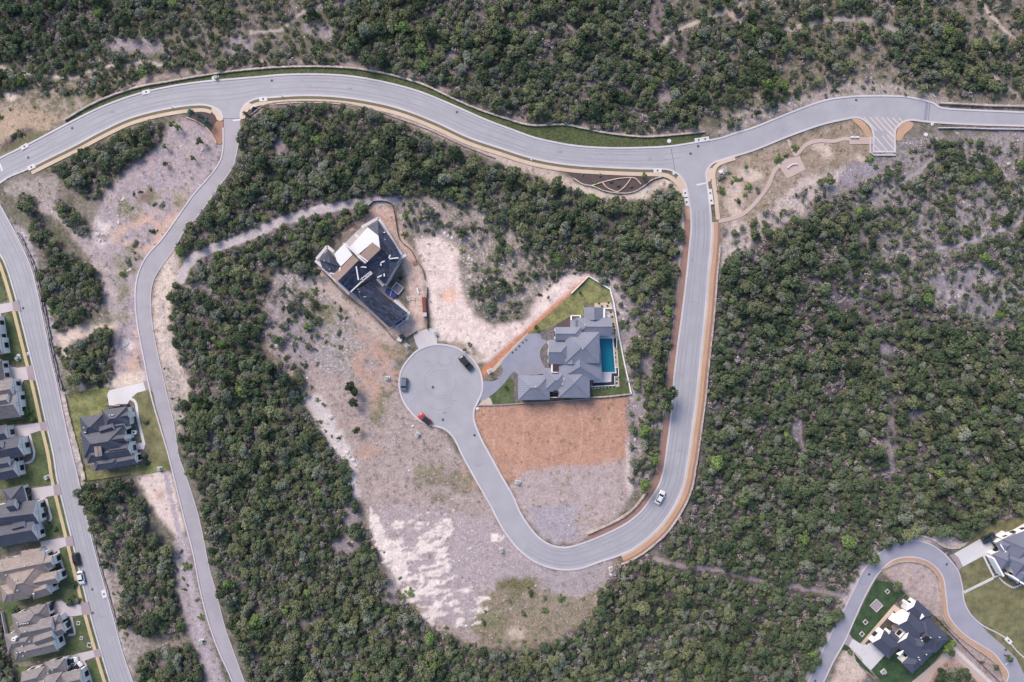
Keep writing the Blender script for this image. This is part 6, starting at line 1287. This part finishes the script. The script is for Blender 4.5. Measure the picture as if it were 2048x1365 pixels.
stones([(1904,1293),(1940,1327),(1985,1369)], 26, 'white paver in the diagonal path below the dark house', (.42, 1.1), 'pavers in the diagonal path')
stones([(1997,1155),(2006,1164),(2018,1172),(2028,1175),(2042,1169)], 14, 'white paver edging the bed of the corner house', (.4, .5), 'pavers edging the bed')
# planter frames on lawns
def frame(px, py, s, a, lab, fill=DMULCH):
    r = empty('planter_frame', W3(px, py, 0, .1), math.radians(a), lab, 'planter', 'square planter frames on lawns'); m = MB()
    for sx in (-1, 1): m.box((sx*s/2, 0, .1), (.18, s+.18, .3)); m.box((0, sx*s/2, .098), (s-.18, .18, .3))
    m.build('border', CONC, r); m = MB(); m.box((0, 0, .04), (s-.2, s-.2, .12)); m.build('soil', fill, r); return r
for a in ((1774,1183,1.0,45,'small square planter frame at top of dark house lawn'),(1752,1211,2.8,45,'largest square planter frame on dark house lawn',APRON),(1730,1244,1.1,45,'square planter frame in the middle of dark house lawn'),(1723,1268,1.1,45,'square planter frame low on dark house lawn'),(158,1246,.9,-10,'upper square planter frame on the lower left front lawn'),(164,1276,.8,-10,'lower square planter frame on the lower left front lawn'),(180,1290,1.2,-10,'larger square planter frame by the street on the lower left front lawn')): frame(*a)
# small garden trees and bushes
def bush(x, y, r, k, lab, cat='bush', name='garden_bush', z=0, grp='garden plants', v=0):
    o = link(name, KIND[k][v % len(KIND[k])]); o.location = W3(x, y, 0, z-.1*r); o.scale = (r, r, r*.9); o.rotation_euler.z = x*1.3+y
    return tag(o, lab, cat, grp)
def gtree(x, y, r, k, lab, grp='trees standing alone'):
    t = empty('small_tree', W3(x, y), x+y*1.1, lab, 'tree', grp); c = link('crown', KIND[k][int(x+y) % len(KIND[k])], t); c.location.z = 1.0; link('trunk', TR[int(x) % 3], t); t.scale = (r, r, r*1.2); return t
KIND['blue'] = [crown_mesh('spruce_crown', 900+i, 10, 700, 1.0, 'blue', 1.1) for i in range(2)]
for i, (x, y, lab) in enumerate(((391,231,'leftmost blue-green tree in mulch bed by hill road mouth'),(407,238,'middle blue-green tree in mulch bed by hill road mouth'),(421,250,'lowest blue-green tree in mulch bed by hill road mouth'))): gtree(x, y, 1.35, 'blue', lab)
for x, y, r, k, lab in ((703,773,1.7,'deep','upper dark tree alone left of the turning circle'),(713,782,1.6,'deep','right crown of dark pair left of turning circle'),(712,805,1.6,'deep','middle dark tree alone left of the turning circle'),(716,858,1.3,'deep','lowest dark tree alone left of the turning circle'),(637,547,1.3,'deep','round dark tree by the unfinished house corner'),(815,437,1.5,'bright','bright tree right of the silt fence corner'),(649,455,1.9,'bright','bright rounded tree above the unfinished house'),(580,762,2.6,'deep','big dark tree at the edge of central rocky lot'),(1330,785,2.7,'deep','big dark tree overhanging loop road west kerb'),(1325,810,2.4,'dark','dark tree below the one overhanging the kerb'),(1283,963,2.4,'bright','bright tree at lower end of strip by the loop road'),(1305,917,1.9,'bright','bright tree near the loop road strip end'),(1285,860,2.0,'bright','light tree right of red dirt lot'),(1527,182,2.3,'bright','round bright tree north of junction'),(1563,180,1.7,'bright','smaller bright tree right of the round one'),(1287,357,1.2,'bright','small bright tree in rain garden'),(335,297,.9,'bright','small bright shrub tree in purple gravel lot, upper'),(350,254,1.2,'bright','small bright tree top of purple gravel lot'),(362,258,1.1,'bright','second bright tree top of purple gravel lot'),(406,286,1.3,'bright','bright tree near curved tan wall'),(392,320,1.0,'bright','bright small tree right side of purple gravel lot'),(335,330,.8,'olive','small olive tree mid purple gravel lot'),(169,984,1.7,'grey','spiky pale tree overhanging street kerb'),(1489,336,.8,'bright','small young tree on dry lawn, upper'),(1461,367,.8,'bright','small young tree on dry lawn, middle'),(1475,407,.6,'deep','small young tree on dry lawn, lower'),(1010,773,.7,'bright','tiny tree on the lawn beside pool house drive'),(1097,595,.5,'deep','dark little tree on pool house back lawn, left'),(1160,587,.5,'deep','dark little tree on pool house back lawn, right'),(1072,655,.8,'olive','low olive bush tree by the grey drive'),(1895,1300,1.2,'dark','dark bush beside white diagonal pavers'),(2008,1310,1.3,'dark','dark bush left of the lane orange gravel'),(1985,1330,1.0,'dark','round dark bush below it by the lane'),(1880,1290,1.7,'bright','bright shrub at right corner of dark house'),(1895,1282,1.3,'bright','second bright shrub at right corner of dark house'),(1783,1172,1.4,'grey','pale round tree in ring at top of dark house lawn'),(1790,1165,1.2,'bright','light green tree at top of dark house lawn'),(940,690,.9,'twig' if 0 else 'grey','grey bush above black pickup truck'),(930,700,.7,'grey','smaller grey bush above black pickup truck')):
    gtree(x, y, r, k, lab)
for x, y, r, k, lab in ((293,843,1.0,'olive','olive bush in front bed of west house, upper'),(262,862,1.0,'dark','dark bush in front bed of west house, middle'),(268,848,.9,'olive','olive bush by west house path'),(289,912,1.1,'olive','bush in the lower front bed of west house'),(294,925,1.0,'deep','dark bush in the lowest front bed of west house'),(57,825,1.6,'bright','broad bright bush on lawn of upper row house'),(68,838,1.2,'bright','bright bush nearest the street on upper row lawn'),(38,795,.9,'deep','dark bush by entrance of upper row house'),(45,808,1.1,'deep','dark bush below entrance of upper row house'),(108,820-20,.1,'deep','tiny bush'),(48,1098-25,1.3,'deep','dark bush above tan-roofed house'),(70,1050,1.0,'dark','dark bush left of slate house gable'),(97,1048,1.4,'dark','round dark bush on slate house lawn'),(92,1018,.9,'olive','olive bush by slate house walk'),(112,1058,1.0,'dark','small dark bush near street on slate house lawn'),(118,1110,.8,'deep','dark bush in bed of tan-roofed house'),(122,1135,.9,'deep','dark bush lower in bed of tan-roofed house'),(144,1203,1.8,'dark','large dark bush above lower left drive'),(158,1200,1.3,'grey','grey bush above lower left drive'),(33,1222,1.4,'deep','blue-dark bush at back of lower left house'),(136,1245,1.1,'deep','dark hedge bush in front of lower left house'),(141,1255,.9,'dark','second hedge bush in front of lower left house'),(150,1170,1.3,'deep','dark bush on tan-roofed house lawn'),(1165,1200,.1,'deep','tiny'),(1795,1243,.8,'deep','dark bush in upper bed of dark house'),(1790,1236,.7,'dark','bush beside it in upper bed of dark house'),(1778,1255,.8,'deep','dark bush in second bed of dark house'),(1770,1268,.8,'dark','bush in third bed of dark house'),(1745,1275,.7,'deep','bush in lowest bed of dark house'),(1802,1205,.7,'grey','bush in top corner bed of dark house'),(1700,1305,1.0,'dark','round bush in ring by dark house drive'),(1200,352,.6,'grey','pale bush at left of rain garden'),(1222,364,.6,'olive','olive bush inside rain garden U, left'),(1236,372,.7,'dark','dark bush inside rain garden U, middle'),(1262,374,.6,'grey','pale bush right in rain garden'),(1190,366,.7,'bright','bright bush at rain garden left tip'),(1165,350,.5,'grey','small pale bush in the mulch left of rain garden'),(1306,356,.5,'grey','small pale bush in the mulch right of rain garden')):
    if r > .2: bush(x, y, r, k, lab)
# planted dots along the beds of the pool house
for i, (x, y) in enumerate(A_((30,685),(68,648),(110,608),(152,565),(190,535),(1225,345),(1232,375),(1240,420),(1240,455),(1215,262),(1248,688),(1248,740),(1252,792),(1265,1003),(1265,1045),(990,1100),(1030,1098),(1070,1096),(1110,1093),(1150,1092),(1190,1090),(1232,1088),(1055,105),(1090,135),(1165,95),(1155,130),(1195,203))):
    bush(x, y, .34, 'olive' if i < 5 else 'deep', 'small clipped shrub in the pale gravel beds of the pool house', 'shrub', 'clipped_shrub', .1, 'clipped shrubs in pool house beds', i)
# building site clutter
def pile(name, at, cells, lab, cat, rz=0, grp='building site materials'):
    r = empty(name, W3(*at), math.radians(rz), lab, cat, grp)
    for nm, bx, m in cells:
        b = MB()
        for c, d, a in bx: b.box(c, d, 0, math.radians(a))
        b.build(nm, m, r)
    return r
BT = mat('blue_tarp', (44,72,148), .5, .1, 2.0); WD = mat('lumber', (196,150,120), .85, .12, 3.0); WD2 = mat('red_lumber', (148,92,80), .85, .15, 3.0)
pile('tarp_pile', B_((892,818))[0], [('tarp', [((0,0,.5),(3.6,1.6,1.0),0),((-.9,.1,1.02),(1.4,1.2,.12),4),((.9,-.05,1.03),(1.3,1.3,.14),-6)], BT), ('strap', [((0,0,1.12),(.12,1.7,.06),20)], WHITEP)], 'material pile under blue tarpaulin by the unfinished house', 'tarp pile', -35)
pile('rubble_bin', B_((953,768))[0], [('frame', [((-1.35,0,.4),(.14,2.6,1.0),0),((1.35,0,.4),(.14,2.6,1.0),0),((0,1.25,.4),(2.56,.14,1.0),0),((0,-1.25,.4),(2.56,.14,1.0),0)], CONCW), ('rubble', [((0,0,.3),(2.5,2.3,.5),0),((.5,.4,.6),(.9,.3,.2),30),((-.6,-.4,.62),(.8,.4,.2),-20),((.3,-.7,.6),(.5,.5,.2),10),((-.5,.6,.6),(.9,.2,.18),70)], mat('debris', (150,140,160), .9, .5, 2.5))], 'square white bin of rubble on building site', 'rubble bin', -38)
pile('lumber_stack', B_((1215,925))[0], [('plank', [((i*.22-.5,0,.35+.02*(i%2)),(.2,4.6-.3*(i%3),.5),0) for i in range(5)], WD2)], 'long red-brown lumber stack against the silt fence', 'lumber stack', 4)
pile('storage_box', B_((1220,1022))[0], [('box_body', [((0,0,.5),(1.0,1.1,1.0),0)], WHITEP), ('lid', [((0,0,1.04),(1.08,1.18,.08),0)], CONC)], 'white site box at the bottom of the silt fence', 'site box', 0)
pile('lumber_stack', B_((900,880))[0], [('plank', [((i*.3-.45,0,.6),(.26,1.3,.2),0) for i in range(4)], WD)], 'short orange lumber stack beside the blue tarp', 'lumber stack', 40)
pile('board_stack', B_((1150,792))[0], [('board', [((0,0,.2),(.45,1.9,.35),0)], WHITEP)], 'narrow white board stack on building site', 'board stack', 12)
pile('board_stack', B_((1055,870))[0], [('board', [((0,0,.15),(.3,2.0,.25),35),((.5,.2,.14),(.25,1.9,.22),60),((-.3,.3,.3),(.2,1.6,.1),20),((.9,-.2,.12),(2.4,.2,.2),-10)], mat('pale_board', (214,208,208), .8, .1))], 'scattered pale boards on building site', 'board stack', 0)
pile('pallet', B_((1118,520))[0], [('board', [((i*.25-.5,0,.3),(.2,1.1,.1),0) for i in range(5)], WD), ('runner', [((0,s*.45,.15),(1.2,.12,.2),0) for s in (-1, 0, 1)], WD)], 'wooden pallet near top right silt fence', 'pallet', 10)
pile('pallet', B_((980,668))[0], [('board', [((i*.25-.4,0,.2),(.2,1.0,.1),0) for i in range(4)], BLACKM)], 'dark pallet above rubble bin', 'pallet', 50)
pile('portable_toilet', B_((1000,1235))[0], [('cabin', [((0,0,1.1),(1.1,1.1,2.2),0)], P_('site_blue',(58,70,96))), ('roof', [((0,0,2.25),(1.2,1.2,.12),0)], BLACKM)], 'dark portable toilet at the building plot mouth', 'portable toilet', 30)
pile('storage_box', B_((978,1262))[0], [('box_body', [((0,0,.5),(1.3,1.2,1.0),0)], WHITEP), ('lid', [((0,0,1.04),(1.36,1.26,.07),0)], CONCW)], 'white box left of the portable toilet', 'site box', -35)
# benches on the plaza
def bench(x, y, a, lab, L_=2.0):
    r = empty('bench', W3(x, y, 0, .13), math.radians(a), lab, 'bench', 'white benches by the curved path'); m = MB(); m.box((0, 0, .42), (L_, .5, .1)); m.build('seat', WHITEP, r)
    for s in (-1, 1): m = MB(); m.box((s*L_*.4, 0, .18), (.12, .4, .37)); m.build('leg', WHITEP, r)
bench(1703.5, 275.5, 0, 'left white bench at the top of the pink platform', 1.15); bench(1712.5, 275.5, 0, 'right white bench at the top of the pink platform', 1.15)
wall([(1575,338),(1580,333),(1587,330),(1594,330)], 2.0, .5, 'curved white seat wall on the pink plaza', m=WHITEP, jit=0, cat='seat wall', grp=None, name='seat_wall')
wall([(503,222),(508,215),(513,216)], 1.2, 1.0, 'small white angled sign wall east of hill road mouth', m=STUCCO, jit=0, cat='sign wall', grp=None, name='sign_wall', smv=0)
for x0, y0, x1, y1, lab in ((1864,191,1868,196,'small white leaning board above the narrow road'),(1851,168,1853,184,'white pipe outlet north of the main road at right')):
    wall([(x0, y0), (x1, y1)], 1.2, .5, lab, m=CONCW, jit=0, cat='concrete block', grp=None, name='concrete_block', smv=0)
# boulders
bs = []
for i in range(3):
    bm = bmesh.new(); bmesh.ops.create_icosphere(bm, subdivisions=3, radius=1); rr_ = random.Random(i+9)
    off_ = [Vector((rr_.uniform(-1, 1), rr_.uniform(-1, 1), rr_.uniform(-1, 1))).normalized() for _ in range(9)]
    for v in bm.verts:
        for o in off_:
            d = v.co.dot(o)
            if d > .72: v.co -= o*(d-.72)
        v.co.z *= .6
    ms = bpy.data.meshes.new('boulder'); bm.to_mesh(ms); bm.free(); ms.materials.append(mat('boulder_stone', (222,214,210), .9, .16, 2.0, .5)); bs.append(ms)
BL = ((662,835,1.0),(890,468,.7),(897,472,.5),(905,478,.8),(939,518,.9),(944,521,.6),(921,480,.5),(871,450,.5),(891,466,.4),(695,905,.9),(700,912,.7),(706,920,.8),(712,932,.6),(1098,528,.9),(1102,524,.5),(1213,538,.6),(1215,545,.5),(1225,540,.4),(250,692,.8),(256,688,.6),(196,470,.9),(200,482,.7),(205,470,.5),(237,446,.7),(244,401,.5),(247,399,.6),(260,540,.6),(255,543,.5),(1071,1172,.4),(944,1175,.4),(1022,1218,.3),(1250,614,.6),(1247,640,.6),(1252,660,.5),(1268,770,.5),(1275,775,.4),(20,190,.8),(1532,205,.7),(1540,212,.6),(1558,222,.6),(1742,157,.6),(1668,152,.5),(600,560,.4),(642,600,.4),(600,880,.5),(676,880,.6),(682,893,.5),(640,800,.4),(586,745,.4),(1063,1000,.35),(705,1085,.5),(745,1122,.5))
for i, (x, y, r) in enumerate(BL):
    o = link('boulder', bs[i % 3]); o.location = W3(x, y, 0, -.05); o.scale = (r*1.1, r*.8, r); o.rotation_euler.z = i*1.7
    nm = 'by the unfinished lot' if y < 560 and x > 500 else 'at the wood edge' if x > 550 and x < 760 else 'on the left lots' if x < 400 else 'on the open slope'
    tag(o, '%s pale boulder %s, %.0f%% across and %.0f%% down' % ('large' if r > .75 else 'middling' if r > .48 else 'small', nm, x/20.48, y/13.65), 'boulder', 'pale boulders')
plant_all()
# ---------------------------------------------------------------- light, sky, camera
EL, AZ = math.radians(42), math.radians(126)      # sun height; where it stands, anticlockwise from map right
w = bpy.data.worlds.new('World'); SC.world = w; w.use_nodes = True; nt = w.node_tree
sk = nt.nodes.new('ShaderNodeTexSky'); sk.sky_type = 'NISHITA'; sk.sun_disc = False; sk.sun_elevation = EL; sk.sun_rotation = math.pi/2-AZ; sk.dust_density = 2.0; sk.air_density = 1.0
bg = nt.nodes['Background']; bg.inputs['Strength'].default_value = .122; nt.links.new(sk.outputs[0], bg.inputs['Color'])
sun = bpy.data.lights.new('sun', 'SUN'); sun.energy = 1.75; sun.angle = math.radians(30); sun.color = (1.0, .87, .74)
so = bpy.data.objects.new('sun', sun); COL.objects.link(so)
d = Vector((math.cos(EL)*math.cos(AZ), math.cos(EL)*math.sin(AZ), math.sin(EL))); so.rotation_euler = d.to_track_quat('Z', 'Y').to_euler(); so.location = d*300
cam = bpy.data.cameras.new('camera'); cam.sensor_width = 36; cam.lens = 36*H/(2048*MPP); cam.clip_end = 9000; cam.clip_start = 1
co_ = bpy.data.objects.new('camera', cam); COL.objects.link(co_); co_.location = (0, 0, H); SC.camera = co_
SC.view_settings.view_transform = 'Standard'; SC.view_settings.look = 'None'; SC.view_settings.exposure = 1.03; SC.view_settings.gamma = 1
SC.cycles.max_bounces = 5; SC.cycles.diffuse_bounces = 3; SC.cycles.transparent_max_bounces = 6
